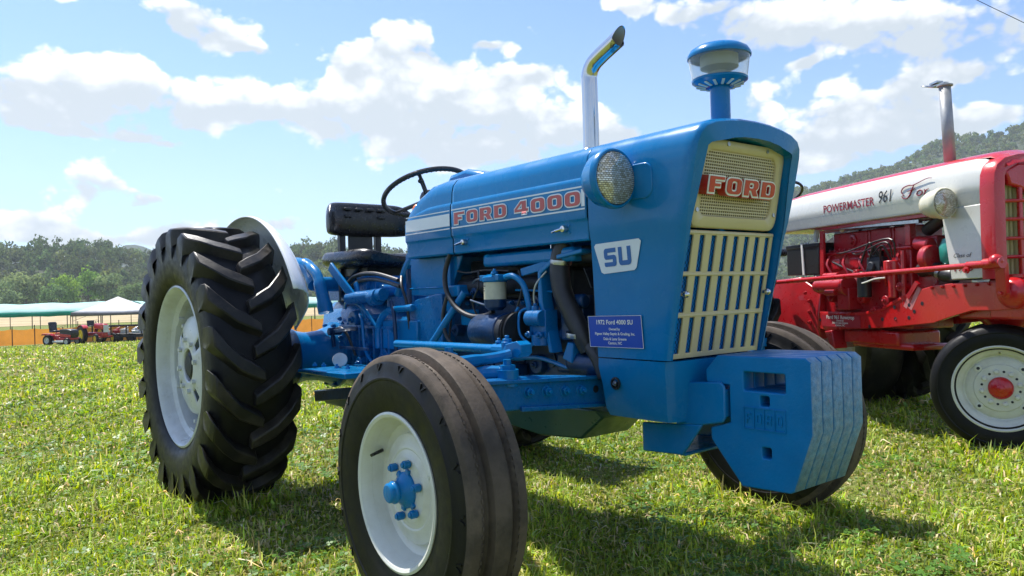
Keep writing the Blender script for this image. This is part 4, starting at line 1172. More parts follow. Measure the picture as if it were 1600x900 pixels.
MB().cyl((-1.62, -.30, .95), (-1.30, -.28, .965), .03, n=14).cyl((-1.40, -.285, .95), (-1.34, -.283, .955), .04, n=14).build('control_shaft', 'blue_cast', BT)
for y, d in ((-.235, 0), (-.245, .03)):
    MB().tube([(-1.75, y, .99 + d), (-1.65, y, 1.035 + d), (-1.45, y, 1.04 + d), (-1.22, y, 1.00 + d)], .010, 8).build('hydraulic_hose', 'hose', BT)
# forked lever of the gearbox (upper right of the transmission)
fk = MB(); fk.tube([(-1.34, -.12, .95), (-1.27, -.13, 1.06), (-1.20, -.13, 1.125)], [.036, .032, .026], 12); fk.tube([(-1.30, -.2, .96), (-1.20, -.19, 1.12), (-1.14, -.15, 1.125)], [.02, .02, .022], 10); fk.cyl((-1.19, -.20, 1.13), (-1.19, -.09, 1.13), .032, n=16); fk.build('brake_pedal_arm', 'blue', BT)
# drag link guard / step plate
sp_ = MB(); sp_.prism([(-1.62, .60), (-1.12, .60), (-1.12, .625), (-1.62, .615)], 'Y', -.58, -.26); sp_.build('footplate', 'blue', BT, bevel=.004)
MB().lathe([(0, .0), (.034, 0), (.036, .006), (.034, .012), (.0, .014)], (-1.47, -.43, .655), (1, -.5, .5), n=20).cyl((-1.47, -.43, .655), (-1.50, -.42, .61), .008, n=8).build('foot_pedal', 'silver_wheel', BT)
arch_ = MB(); arch_.tube([(-1.43, -.24, .70), (-1.43, -.24, .80), (-1.36, -.24, .875), (-1.25, -.24, .895), (-1.10, -.24, .90)], .018, 8); arch_.bx(-1.40, -1.08, -.235, -.15, .70, .84); arch_.build('clutch_cover', 'blue', BT, bevel=.006)
for x in (-1.72, -1.58):
    MB().bar((x, -.30, .70), (x + .22, -.34, .705), .018, .012).build('brake_rod', 'blue_dark', BT)
dk = MB(); dk.bx(-1.85, -1.55, -.34, -.20, .40, .47); dk.bx(-1.60, -1.25, -.24, -.1, .36, .46); dk.cyl((-1.7, -.3, .42), (-1.7, -.1, .42), .05, n=14); dk.build('drawbar_frame', 'olive', BT, bevel=.01)
MB().bar((-1.9, -.36, .44), (-1.2, -.30, .52), .03, .06).build('lower_link', 'blue_dark', BT, bevel=.006)
# dash support / bell housing
bh = MB(); bh.loft([[(x, -w_, z0), (x, -w_ * 1.02, (z0 + z1) / 2), (x, -w_, z1), (x, w_, z1), (x, w_ * 1.02, (z0 + z1) / 2), (x, w_, z0)] for x, w_, z0, z1 in ((-1.205, .20, .46, .92), (-1.10, .215, .44, .94), (-.93, .225, .42, .96), (-.885, .225, .42, .96))], closed=True, cap0=True, cap1=True); bh.build('bell_housing', 'blue_cast', BT, bevel=.006)
ds = MB(); ds.bx(-1.17, -.885, -.205, .205, .955, 1.125); ds.bx(-1.175, -.88, -.212, .212, .985, .992); ds.bx(-1.175, -.88, -.212, .212, .90, .912); ds.build('dash_support', 'blue', BT, bevel=.01)
MB().tube([(-1.22, -.19, 1.10), (-1.20, -.20, 1.02), (-1.18, -.21, .90)], .012, 8).build('brake_lever_rod', 'blue_dark', BT)

# ---- engine
hdd = MB(); hdd.bx(-.86, -.14, -.14, .14, .93, 1.04); hdd.bx(-.84, -.16, -.10, .10, 1.04, 1.10); hdd.build('cylinder_head', 'dark', BT, bevel=.01)  # coloured near-black to stand for the shade under the hood
en = MB(); en.bx(-.885, -.12, -.165, .165, .52, .93)
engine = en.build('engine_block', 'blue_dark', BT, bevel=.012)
for i in range(4):
    MB().cyl((-.78 + i * .18, -.165, .70), (-.78 + i * .18, -.172, .70), .03, n=18).build('core_plug', 'blue_dark', engine)
for i in range(10):
    MB().hexnut((-.84 + i * .075, -.165, .915), (0, -1, 0), .010, .010).build('bolt', 'blue_cast', engine)
    MB().hexnut((-.84 + i * .075, -.165, .545), (0, -1, 0), .010, .010).build('bolt', 'blue_cast', engine)
mf = MB(); mf.cyl((-.80, -.17, .985), (-.20, -.17, .985), .035, n=16)
for x in (-.72, -.5, -.28): mf.tube([(x, -.12, 1.0), (x, -.15, 1.0), (x, -.17, .985)], .03, 10)
mf.build('manifold', 'dark', BT)  # near-black like the head, under-hood shade put into the colour
tk = MB(); tk.bx(-.555, -.02, -.245, .22, 1.060, 1.112); tk.build('heat_shield', 'blue', BT, bevel=.014)
up_ = MB(); up_.prism([(-.875, 1.12), (-.735, 1.12), (-.80, 1.02), (-.80, .88), (-.835, .88), (-.835, 1.02)], 'Y', -.215, -.205); up_.bx(-.835, -.80, -.235, -.205, .88, 1.12); up_.build('tank_bracket', 'blue', BT, bevel=.003)
MB().bx(-.80, -.72, -.25, -.18, .945, .995).build('relay_box', 'blue', BT, bevel=.008)
br = MB(); br.bx(-.74, -.63, -.225, -.21, .825, .89); br.cyl((-.665, -.225, .86), (-.665, -.228, .86), .010, n=12); br.build('engine_bracket', 'blue', BT, bevel=.004)
# fuel filter
ff = empty('fuel_filter', (-.435, -.275, .89), parent=BT)
MB().lathe([(0, 0), (.028, .0), (.042, .012), (.044, .042)], axis=(0, 0, 1), n=28).build('bowl', 'blue_dark', ff)
MB().lathe([(.0438, .042), (.0438, .108)], axis=(0, 0, 1), n=28).build('can', 'label', ff)
pr = MB()
for z, w_ in ((.092, .5), (.084, .34), (.074, .42), (.062, .25)):
    pr.lathe([(.0442, z), (.0442, z + .003)], axis=(0, 0, 1), n=20, a0=R(-140), a1=R(-140) + w_ * 1.6)
pr.build('print', 'dark', ff, smooth=0)
hd2 = MB(); hd2.lathe([(.046, .108), (.050, .112), (.050, .128), (.03, .138), (.0, .14)], axis=(0, 0, 1), n=24); hd2.box((0, 0, .125), (.12, .06, .022)); hd2.hexnut((0, 0, .138), (0, 0, 1), .014, .012); hd2.hexnut((.03, -.03, .136), (0, 0, 1), .010, .008); hd2.build('head', 'blue', ff, bevel=.004)
MB().tube([(-.37, -.275, 1.015), (-.32, -.275, 1.018), (-.275, -.265, .985), (-.255, -.26, .92), (-.250, -.25, .845)], .0115, 10).build('fuel_pipe', 'blue', BT)
MB().tube([(-.50, -.27, 1.012), (-.56, -.27, 1.012), (-.60, -.26, 1.0)], .004, 6).build('fuel_line', 'steel', BT)
MB().tube([(-.62, -.26, .93), (-.55, -.26, .915), (-.49, -.26, .905)], .004, 6).build('fuel_line', 'steel', BT)
MB().tube([(-.35, -.24, .965), (-.27, -.24, .962), (-.16, -.22, .955)], .004, 6).build('fuel_line', 'blue', BT)
# generator
ge = MB(); ge.lathe([(0, -.002), (.052, 0), (.060, .008), (.0655, .020), (.0655, .165), (.069, .168), (.069, .182), (.064, .186)], (-.552, -.275, .808), (1, 0, 0), n=36); gen = ge.build('generator', 'blue_dark', BT)
en_ = MB(); en_.lathe([(.064, .186), (.066, .19), (.066, .215), (.05, .225), (.02, .228), (0, .228)], (-.552, -.275, .808), (1, 0, 0), n=28); en_.build('end_bell', 'dark', gen)
pu = MB(); pu.lathe([(.02, .235), (.075, .238), (.078, .243), (.055, .25), (.078, .257), (.075, .262), (0, .264)], (-.552, -.275, .808), (1, 0, 0), n=32); pu.build('pulley', 'black_paint', gen)
pp = MB(); pp.box((-.20, -.235, .84), (.09, .06, .10)); pp.cyl((-.24, -.27, .86), (-.16, -.27, .86), .03, n=14); pp.hexnut((-.21, -.265, .885), (0, 0, 1), .014, .02); pp.hexnut((-.175, -.27, .80), (0, -1, 0), .014, .014); pp.hexnut((-.235, -.27, .80), (0, -1, 0), .014, .014); pp.cyl((-.20, -.25, .76), (-.20, -.25, .80), .035, n=16); pp.build('injection_pump', 'blue_cast', BT, bevel=.006)
MB().tube([(-.30, -.27, .90), (-.33, -.285, .84), (-.315, -.285, .77), (-.27, -.28, .745), (-.225, -.27, .765)], .006, 8).build('pump_line', 'blue', BT)
# hoses
MB().tube([(-.755, -.262, 1.125), (-.785, -.270, 1.05), (-.77, -.275, .97), (-.70, -.275, .90), (-.60, -.272, .865), (-.50, -.27, .868), (-.46, -.268, .885)], .011, 10).build('fuel_hose', 'hose', BT)
MB().tube([(-.775, -.272, .945), (-.80, -.278, .86), (-.775, -.278, .78), (-.71, -.275, .735)], .008, 8).build('fuel_hose', 'hose', BT)
MB().tube([(-.10, -.215, 1.125), (-.115, -.225, 1.05), (-.10, -.23, .96), (-.06, -.225, .88), (-.02, -.215, .80), (.0, -.20, .75)], .036, 16).build('radiator_hose', 'hose', BT)
MB().cyl((.06, -.18, 1.08), (-.12, -.18, 1.09), .03, n=16).build('top_hose', 'hose', BT)
# radiator side plate, timing cover, fan and radiator
sp2 = MB(); sp2.prism([(-.205, 1.035), (-.105, 1.085), (.03, 1.10), (.03, 1.085), (-.095, 1.07), (-.188, 1.022), (-.183, .92), (-.135, .735), (-.152, .735), (-.205, .92)], 'Y', -.255, -.20); sp2.build('fan_shroud', 'blue', BT, bevel=.004)
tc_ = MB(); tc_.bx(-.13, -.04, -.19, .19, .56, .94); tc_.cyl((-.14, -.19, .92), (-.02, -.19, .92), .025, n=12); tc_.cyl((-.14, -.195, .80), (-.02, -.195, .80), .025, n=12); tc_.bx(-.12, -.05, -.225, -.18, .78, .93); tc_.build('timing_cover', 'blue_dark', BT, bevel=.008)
MB().bx(.06, .14, -.235, .235, .70, 1.30).build('radiator', 'dark', BT, bevel=.006)
fn = MB()
for i in range(6):
    a = i * math.pi / 3; fn.bar((.0, .05 * math.cos(a), 1.0 + .05 * math.sin(a)), (.0, .20 * math.cos(a), 1.0 + .20 * math.sin(a)), .08, .004, up=(1, .5 * math.sin(a), -.5 * math.cos(a)))
fn.cyl((-.04, 0, 1.0), (.02, 0, 1.0), .05, n=16); fn.build('fan', 'dark', BT)
# front frame, oil pan
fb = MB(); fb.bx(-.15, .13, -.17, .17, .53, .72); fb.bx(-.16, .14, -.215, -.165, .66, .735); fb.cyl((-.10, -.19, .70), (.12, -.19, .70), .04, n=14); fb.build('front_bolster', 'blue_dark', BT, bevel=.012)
MB().tube([(.02, -.21, .76), (.06, -.215, .72), (.085, -.21, .66)], .028, 12).build('lower_hose', 'hose', BT)
MB().prism([(-.105, .715), (-.075, .775), (-.045, .77), (-.055, .70)], 'Y', -.235, -.20).build('bracket', 'blue', BT, bevel=.004)
op = MB(); op.loft([[(x, -w0, z0), (x, -w1, z1), (x, w1, z1), (x, w0, z0)] for x, w0, w1, z0, z1 in ((-.86, .12, .165, .44, .53), (-.36, .13, .17, .395, .53), (-.13, .13, .17, .41, .53), (-.02, .12, .165, .50, .53))], closed=True, cap0=True, cap1=True); op.build('oil_pan', 'olive', BT, bevel=.008)

# ---- front axle
axl = MB(); axl.bx(-.012, .048, -.74, .0, .556, .652)
axl = MB(); axl.prism([(-.76, .590), (-.76, .690), (-.48, .684), (-.20, .660), (.20, .660), (.48, .684), (.76, .690), (.76, .590), (.48, .578), (.20, .556), (-.20, .556), (-.48, .578)], 'X', -.010, .040)
axle = axl.build('front_axle', 'blue_cast', BT, bevel=.006)
for s in (-1, 1):
    sl = MB(); sl.prism([(s * .30, .575), (s * .30, .662), (s * .82, .700), (s * .86, .690), (s * .86, .600), (s * .60, .575)], 'X', -.052, -.012); sl.build('axle_extension', 'blue_cast', BT, bevel=.006)
    ed = MB(); ed.prism([(s * .555, .578), (s * .18, .552), (s * .18, .566), (s * .555, .594)], 'X', .040, .054); ed.prism([(s * .74, .676), (s * .18, .648), (s * .18, .662), (s * .74, .690)], 'X', .040, .054); ed.build('axle_flange', 'blue_cast', axle, bevel=.003)
    for y, z in ((.518, .636), (.441, .631), (.361, .625), (.288, .620)):
        b_ = MB(); b_.cyl((.040, s * y, z), (.0425, s * y, z), .020, n=18); b_.hexnut((.0425, s * y, z), (1, 0, 0), .0155, .013); b_.build('axle_bolt', 'blue', axle, bevel=.0015)
    for y, z in ((.215, .616), (.669, .643)): MB().cyl((.0405, s * y, z), (.0412, s * y, z), .013, n=14).build('bolt_hole', 'dark', axle)
    kp = MB(); kp.cyl((0.015, s * .80, .40), (.015, s * .80, .76), .035, n=18); kp.cyl((.015, s * .80, .40), (.0, s * .90, .395), .04, .03, n=16); kp.cyl((.015, s * .80, .70), (.015, s * .80, .735), .045, n=18); kp.hexnut((.015, s * .80, .76), (0, 0, 1), .026, .018); kp.build('steering_spindle', 'blue', BT)
    bs_ = MB(); bs_.cyl((.015, s * .58, .66), (.015, s * .58, .712), .036, n=18); bs_.hexnut((.015, s * .58, .712), (0, 0, 1), .026, .014); bs_.tube([(.0, s * .58, .698), (-.03, s * .63, .702), (-.05, s * .70, .69)], [.026, .024, .02], 10); bs_.build('axle_clamp', 'blue', BT)
    sa = MB(); sa.tube([(-.01, s * .79, .738), (-.05, s * .70, .742), (-.045, s * .58, .747), (-.03, s * .53, .757)], [.022, .02, .018, .016], 10); sa.build('steering_arm', 'blue', BT)
    dl = MB(); dl.cyl((-1.05, s * .36, .745), (-.16, s * .485, .763), .0165, n=14); dl.build('drag_link', 'blue', BT)
    de = MB(); de.cyl((-.17, s * .484, .763), (-.07, s * .498, .766), .020, n=10); de.cyl((-.09, s * .495, .735), (-.09, s * .495, .792), .020, n=14); de.hexnut((-.145, s * .487, .783), (0, 0, 1), .013, .010); de.hexnut((-.09, s * .495, .790), (0, 0, 1), .016, .012); de.prism([(-.075, .748), (-.01, .742), (.012, .758), (.010, .785), (-.012, .797), (-.07, .785)], 'Y', s * .495 - .024, s * .495 + .024); de.build('ball_joint', 'blue', BT, bevel=.005)
    rr = MB(); rr.cyl((-.03, s * .62, .60), (-.78, s * .22, .52), .022, n=14); rr.build('radius_rod', 'blue', BT)
    ds_ = MB(); ds_.cyl((-.87, s * .30, .735), (-.68, s * .245, .965), .015, n=12); ds_.build('brace_rod', 'blue', BT)

# ---- weight bracket and suitcase weights
wb = MB()
for s in (-1, 1):
    wb.prism([(.19, .512), (.435, .530), (.355, .425), (.19, .416)], 'Y', s * .152, s * .138)
    wb.prism([(.33, .520), (.385, .660), (.505, .668), (.520, .655), (.520, .560), (.51, .545), (.43, .528)], 'Y', s * .150, s * .140)
wb.bx(.46, .52, -.15, .15, .56, .645); wb.bx(.33, .40, -.14, .14, .53, .60); wb.bx(.19, .36, -.14, .14, .42, .432)
wb.build('weight_bracket', 'blue', BT, bevel=.006)
WP = [(.446, .668), (.446, .702), (.489, .747), (.780, .7515), (.797, .738), (.797, .542), (.737, .376), (.722, .368), (.566, .362), (.459, .490), (.459, .526), (.530, .548), (.530, .660), (.455, .662)]
def weight(y):
    cu = bpy.data.curves.new('front_weight', 'CURVE'); cu.dimensions = '2D'; cu.fill_mode = 'BOTH'; cu.extrude = .022; cu.bevel_depth = .0045; cu.bevel_resolution = 2; cu.offset = -.0045
    for lp in (WP, rrect(.580, .648, .716, .703, .006), rrect(.634, .606, .664, .636, .006), rrect(.636, .456, .666, .488, .006)):
        spn = cu.splines.new('POLY'); spn.points.add(len(lp) - 1)
        for p, (a, b_) in zip(spn.points, lp): p.co = (a, b_, 0, 1)
        spn.use_cyclic_u = True
    o = curve_mesh(cu, 'front_weight', 'blue_weight', frame_matrix((0, y, 0), (1, 0, 0), (0, 0, 1)), BT)
    me = o.data; me.materials.append(M['weight_edge'])
    for p in me.polygons:
        c = p.center
        if p.normal.x > .5 and c.x > .72: p.material_index = 1
    return o
for i in range(5):
    y = -.113 + .0565 * i
    o = weight(y)
    if i == 0:
        em = MB()
        for (a, b_, c, d) in ((.578, .716, .598, .6005), (.578, .716, .5365, .539), (.578, .5805, .539, .598), (.7135, .716, .539, .598), (.6125, .6145, .539, .598), (.646, .648, .539, .598), (.680, .682, .539, .598)): em.bx(a, b_, y - .0300, y - .0262, c, d)
        em.build('embossed_frame', 'blue_weight', o, smooth=0)
        for k, ch in enumerate('FORD'):
            letters(ch, .034, 'embossed_letter', 'blue_weight', frame_matrix((.586 + k * .0337, y - .0278, .5515), (1, 0, 0), (0, 0, 1)), o, extrude=.002, sx=.62, offset=-.002)

# ---- small fittings round engine and gearbox
g_ = random.Random(4)
def boss(x, z, y, r0, L_, mt='blue_cast', nm='boss'):
    MB().cyl((x, y + .02, z), (x, y - L_, z), r0, r0 * .88, n=20).hexnut((x, y - L_, z), (0, -1, 0), r0 * .38, .010).build(nm, mt, BT, bevel=.003)
for x, z, r0, L_ in ((-1.72, .84, .05, .03), (-1.56, .74, .04, .04), (-1.40, .66, .045, .03), (-1.62, .62, .035, .05), (-1.33, .56, .04, .04), (-1.82, .70, .03, .06), (-1.50, .84, .03, .05), (-1.28, .80, .028, .04)):
    boss(x, z, -.205, r0, L_)
for x, z, r0, L_ in ((-.60, .66, .035, .03), (-.42, .60, .028, .05), (-.30, .68, .04, .03), (-.75, .62, .032, .03), (-.82, .80, .028, .04), (-.26, .92, .026, .06), (-.66, .96, .024, .05)):
    boss(x, z, -.165, r0, L_, 'blue_dark')
for i in range(8):
    x = -1.80 + i * .075; MB().bx(x, x + .014, -.238, -.20, .60, .80).build('casting_rib', 'blue_cast', BT, bevel=.004)
MB().bx(-1.90, -1.24, -.236, -.20, .795, .812).build('casting_flange', 'blue_cast', BT, bevel=.004)
MB().bx(-1.90, -1.24, -.232, -.20, .59, .606).build('casting_flange', 'blue_cast', BT, bevel=.004)
for i in range(9): MB().hexnut((-1.86 + i * .075, -.22, .812), (0, 0, 1), .010, .010).build('flange_bolt', 'blue', BT)
for pts, r0, mt in (([(-1.78, -.24, .90), (-1.70, -.27, .93), (-1.55, -.27, .91), (-1.42, -.25, .80)], .008, 'blue'), ([(-1.60, -.25, .87), (-1.52, -.28, .83), (-1.50, -.28, .70), (-1.46, -.26, .63)], .008, 'blue'), ([(-1.30, -.24, .93), (-1.24, -.26, .86), (-1.23, -.26, .70), (-1.27, -.25, .60)], .010, 'blue_dark'),
    ([(-1.86, -.28, .78), (-1.72, -.30, .80), (-1.64, -.30, .76), (-1.60, -.28, .66)], .007, 'hose'), ([(-1.26, -.2, 1.06), (-1.20, -.24, 1.01), (-1.16, -.24, .93), (-1.15, -.23, .80)], .007, 'hose')):
    MB().tube(pts, r0, 8).build('pipe', mt, BT)
lv = MB(); lv.bar((-1.80, -.31, .78), (-1.52, -.31, .80), .014, .020); lv.cyl((-1.80, -.33, .78), (-1.80, -.26, .78), .02, n=14); lv.bar((-1.80, -.31, .78), (-1.78, -.31, .70), .014, .022); lv.build('brake_lever', 'blue_dark', BT, bevel=.003)
for x, z in ((-1.60, .645), (-1.50, .648), (-1.36, .65), (-1.25, .652)): MB().hexnut((x, -.50, z - .02), (0, 0, 1), .012, .010).build('footplate_bolt', 'blue', BT)
# wires and clips in the engine bay
for pts, r0, mt in (([(-.86, -.20, 1.07), (-.70, -.22, 1.045), (-.55, -.23, 1.05), (-.40, -.23, 1.04)], .004, 'hose'), ([(-.60, -.23, 1.05), (-.58, -.25, .98), (-.62, -.25, .92), (-.60, -.24, .86)], .004, 'hose'), ([(-.33, -.24, 1.04), (-.30, -.25, .98), (-.32, -.26, .90), (-.36, -.26, .86)], .004, 'hose'),
    ([(-.24, -.25, .90), (-.28, -.28, .88), (-.27, -.29, .80), (-.22, -.27, .76)], .005, 'blue'), ([(-.82, -.21, .90), (-.80, -.24, .82), (-.81, -.24, .72), (-.78, -.22, .62)], .005, 'hose'), ([(-.17, -.24, 1.03), (-.21, -.26, .98), (-.22, -.26, .92), (-.20, -.25, .89)], .004, 'steel'), ([(-.55, -.20, .72), (-.40, -.22, .70), (-.25, -.22, .71), (-.10, -.21, .68)], .008, 'blue'), ([(-.70, -.19, .60), (-.50, -.21, .62), (-.30, -.20, .60), (-.16, -.2, .60)], .006, 'steel')):
    MB().tube(pts, r0, 7).build('wire', mt, BT)
for x, z in ((-.10, 1.06), (-.03, .80)): MB().lathe([(.0385, -.008), (.0395, 0), (.0385, .008)], (x - .012, -.222, z), (.15, 0, 1), n=20).build('hose_clamp', 'steel', BT)
for i in range(5): MB().hexnut((-.10, -.19 - .0, .60 + i * .08), (0, -1, 0), .011, .012).build('cover_bolt', 'blue', BT)
MB().bx(-.50, -.37, -.24, -.17, .62, .68).build('mount_block', 'blue_dark', BT, bevel=.008)
MB().lathe([(.0, -.03), (.05, -.03), (.055, -.02), (.055, .02), (.0, .03)], (-.66, -.19, .70), (0, 1, 0), n=24).build('oil_filler_housing', 'blue_dark', BT)
MB().bar((-.30, -.25, 1.03), (-.14, -.23, 1.06), .012, .03).build('stay', 'blue', BT, bevel=.003)

# ================================================================== RED AND WHITE TRACTOR
RT = empty('tractor', (.326, 2.827, 0), (0, 0, R(-23.8)))
tag(RT, 'red and off-white row crop tractor parked behind the blue one at the right edge', 'tractor')
HW = [(-.236, 1.372), (-.250, 1.378), (-.254, 1.390), (-.258, 1.450), (-.262, 1.462), (-.262, 1.50), (-.256, 1.545), (-.240, 1.59), (-.212, 1.622), (-.190, 1.634)]
HT = [(-.190, 1.634), (-.184, 1.6405), (-.14, 1.660), (-.07, 1.675), (0, 1.680)]
def rsec(x, h, dz=0, wk=1, mirror=True):
    return [(x, y * wk, 1.372 + (z - 1.372) * (1 + dz)) for y, z in h]
def rhood(h, name, mt, xs_, both):
    m_ = MB()
    for s in ((1, -1) if both else (1,)):
        if both: m_.loft([[(x, y * s, z) for x, y, z in rsec(x0, h, dz, wk)] for x0, dz, wk in xs_])
        else: m_.loft([rsec(x0, h + [(-y, z) for y, z in h[::-1][1:]], dz, wk) for x0, dz, wk in xs_])
    return m_.build(name, mt, RT, smooth=30)
ST = [(-1.92, -.10, .97), (-1.60, -.02, 1), (-1.2, .0, 1), (-.7, .02, 1.0), (-.2, .03, 1.0), (-.04, .02, 1.0), (.02, -.01, .995), (.05, -.06, .985)]
rw = rhood(HW, 'hood_side', 'offwhite', ST, True)
rt_ = rhood(HT, 'hood_top', 'red', ST[:-2] + [(.05, .0, 1), (.12, -.10, .98), (.155, -.26, .94)], False)
for s in (-1, 1):
    nbq = MB().prism([(-.235, 1.376), (.045, 1.378), (.045, .968), (-.175, .964)], 'Y', s * .256, s * .236).build('nose_side', 'offwhite', RT, bevel=.006)
    if s < 0: nbp = nbq
# red front casting round the grille
fc = MB()
def fsec(x, i):
    h = [(-.264 + i, .962), (-.266 + i, 1.2), (-.265 + i, 1.46), (-.259 + i * .95, 1.535 - i * .2), (-.236 + i * .8, 1.588 - i * .6), (-.18 + i * .5, 1.628 - i * .9), (-.09 + i * .2, 1.650 - i), (0, 1.655 - i)]
    return [(x, y, z) for y, z in h] + [(x, -y, z) for y, z in h[::-1][1:]]
fc.loft([fsec(.045, .0), fsec(.10, .0), fsec(.128, .010), fsec(.138, .035), fsec(.135, .075), fsec(.105, .082)])
fc.build('grille_surround', 'red', RT, smooth=40)
gb = empty('grille', (0, 0, 0), parent=RT)
GC = mat('olive_cream_grille', (.42, .37, .16), .45, var=.08)
for i in range(12):
    y = -.165 + .03 * i; MB().cyl((.085, y, .97), (.085, y, 1.50), .0115, n=8).build('bar', GC, gb)
MB().bx(.04, .06, -.18, .18, .97, 1.52).build('backing', 'dark', gb)
for z in (1.08, 1.18, 1.285, 1.385): MB().tube([(.10, -.185, z), (.135, -.1, z), (.145, 0, z), (.135, .1, z), (.10, .185, z)], .010, 8).build('cross_bar', 'red', gb)
for y in (-.085, 0, .085): MB().bx(.118, .140, y - .012, y + .012, .97, 1.46).build('upright', 'red', gb, bevel=.005)
MB().prism([(-.185, 1.545), (-.16, 1.47), (-.09, 1.455), (0, 1.41), (.09, 1.455), (.16, 1.47), (.185, 1.545), (.1, 1.59), (-.1, 1.59)], 'X', .10, .142).build('badge_plate', 'red', gb, bevel=.012)
# lettering on the hood side
rm = lambda x, z, y=-.2648: frame_matrix((x, y, z), (1, 0, 0), (0, 0, 1))
M['maroon'] = bpy.data.materials.get('maroon_decal') or mat('maroon_decal', (.25, .015, .035), .45)
text_mesh('POWERMASTER', .077, 'lettering', 'maroon', rm(-1.275, 1.468), rw, align='LEFT', bold=.0012, sx=.93)
text_mesh('961', .108, 'lettering', 'dark', rm(-.735, 1.474), rw, align='LEFT', bold=.0008, sx=.80, shear=.25)
# script word: one flowing pen line
sc_ = MB()
def pen(pts, r0): sc_.tube([(-.515 + x * .20, -.2650, 1.478 + y * .105) for x, y in pts], [q * .62 for q in r0] if isinstance(r0, list) else r0 * .62, 6, sub=8)
pen([(.02, .22), (-.06, .40), (.04, .62), (.25, .70), (.45, .68), (.95, .90), (1.15, .88)], [.003, .005, .006, .006, .005, .004, .003])
pen([(.46, .66), (.36, .40), (.28, .12), (.14, -.04), (0, .02), (-.04, .14), (.06, .18)], [.005, .007, .007, .005, .004, .003, .003])
pen([(.18, .36), (.36, .40), (.50, .44)], [.003, .005, .003])
pen([(.70, .32), (.60, .26), (.56, .10), (.64, .02), (.76, .10), (.76, .26), (.68, .33)], .005)
pen([(.86, .32), (.88, .18), (.84, .02), (.92, .24), (1.02, .32)], [.004, .005, .005, .004, .003])
sc_.build('script_lettering', 'maroon', rw)
text_mesh('Class of', .034, 'lettering', 'dark', rm(-.095, 1.090, -.2585), nbp, shear=.3, sx=1.1)
text_mesh('1958', .062, 'lettering', 'maroon', rm(-.090, 1.012, -.2585), nbp, bold=.001, sx=1.15)
for s in (-1, 1):
    c = (-.115, s * .335, 1.402)
    h = MB(); h.lathe([(0, -.165), (.03, -.160), (.062, -.135), (.080, -.09), (.0855, -.04), (.090, -.035), (.090, -.012), (.084, -.002), (.078, -.006)], c, (1, 0, 0), n=40)
    h.cyl((c[0] - .07, c[1] - s * .03, c[2] - .02), (c[0] - .06, s * .24, c[2] - .03), .022)
    hl = h.build('headlight', mat('cream_lamp_housing', (.62, .58, .42), .35, coat=.3) if s < 0 else bpy.data.materials['cream_lamp_housing'], RT)
    l = MB(); l.lathe([(.0782, -.006), (.074, .004), (.05, .014), (0, .019)], c, (1, 0, 0), n=40); l.build('lens', 'lens', hl)
ep = MB(); ep.cyl((-.411, 0, 1.66), (-.436, 0, 2.175), .034, n=24, caps=False); ep.lathe([(.034, 0), (.046, .006), (.046, .014), (.034, .018)], (-.435, 0, 2.16), (0, 0, 1), n=24)
e = ep.build('exhaust_pipe', 'pipe_steel', RT, solid=.002)
rc = MB(); rc.lathe([(0, .0), (.044, .0), (.046, .004), (.044, .008), (0, .012)], (-.56, 0, 2.192), (.35, 0, 1), n=22); rc.bar((-.53, 0, 2.186), (-.42, 0, 2.188), .03, .006); rc.bar((-.53, 0, 2.20), (-.47, 0, 2.205), .05, .012); rc.build('rain_cap', 'steel', e)
# chassis
fr_ = MB()
RAIL = [(-1.45, .760), (-.960, .763), (-.80, .79), (-.611, .874), (-.48, .905), (-.352, .932), (-.20, .945), (.25, .948), (.25, .80), (.05, .788), (-.08, .785), (-.22, .75), (-.36, .707), (-.758, .664), (-1.367, .628), (-1.45, .64)]
for s in (-1, 1): fr_.prism(RAIL, 'Y', s * .215, s * .190)
rail = fr_.build('frame_rail', 'red', RT, bevel=.004)
for s in (-1, 1): MB().prism([(-1.38, .752), (-.965, .755), (-.80, .782), (-.62, .862), (-.60, .85), (-.80, .768), (-.96, .740), (-1.38, .737)], 'Y', s * .2155, s * .2195).build('rail_rib', 'red', rail, bevel=.002)
for x, z in ((-1.41, .70), (-.90, .668), (-.78, .72), (-.665, .725), (-.55, .735), (-.67, .80), (-.545, .815), (-.44, .825), (-.505, .775)):
    MB().lathe([(.0125, -.2162), (.010, -.2170), (.010, -.2160), (0, -.2160)], (x, 0, z), (0, 1, 0), n=12).build('bolt_hole', 'dark', rail)
cd = MB(); cd.bx(-1.385, -.985, -.222, -.2155, .655, .738); cd.build('show_card', 'sign_red', rail)
for t, z, s_, bd_ in (('Ford 961 Rowcrop', .712, .036, .0007), ('Owned by', .695, .017, .0004), ('Dale & Lana Greene', .679, .019, .0004), ('Canton, NC', .662, .019, .0004)):
    text_mesh(t, s_, 'lettering', 'white_letter', frame_matrix((-1.185, -.2228, z), (1, 0, 0), (0, 0, 1)), rail, bold=bd_, sx=1.05)
lb = MB(); lb.bx(-1.22, -.70, -.17, .17, .545, .64); lb.bx(-1.16, -.60, -.15, .15, .52, .56); lb.build('oil_pan', 'red', RT, bevel=.015)
pd = MB(); pd.bx(.02, .36, -.20, .20, .74, .965); pd.lathe([(.06, .52), (.07, .60), (.09, .68), (.15, .735), (.17, .78)], (-.10, .05, 0), (0, 0, 1), n=26); pd.bx(-.22, .1, -.17, .17, .735, .80); pd.prism([(.30, .95), (.42, .90), (.44, .78), (.34, .72), (.30, .74)], 'Y', -.19, .19)
pd.build('front_pedestal', 'red', RT, bevel=.014)
for i in range(5): MB().bx(.13, .33, -.20 + i * .085, -.165 + i * .085, .962, .985).build('step_bar', 'red', RT, bevel=.004)
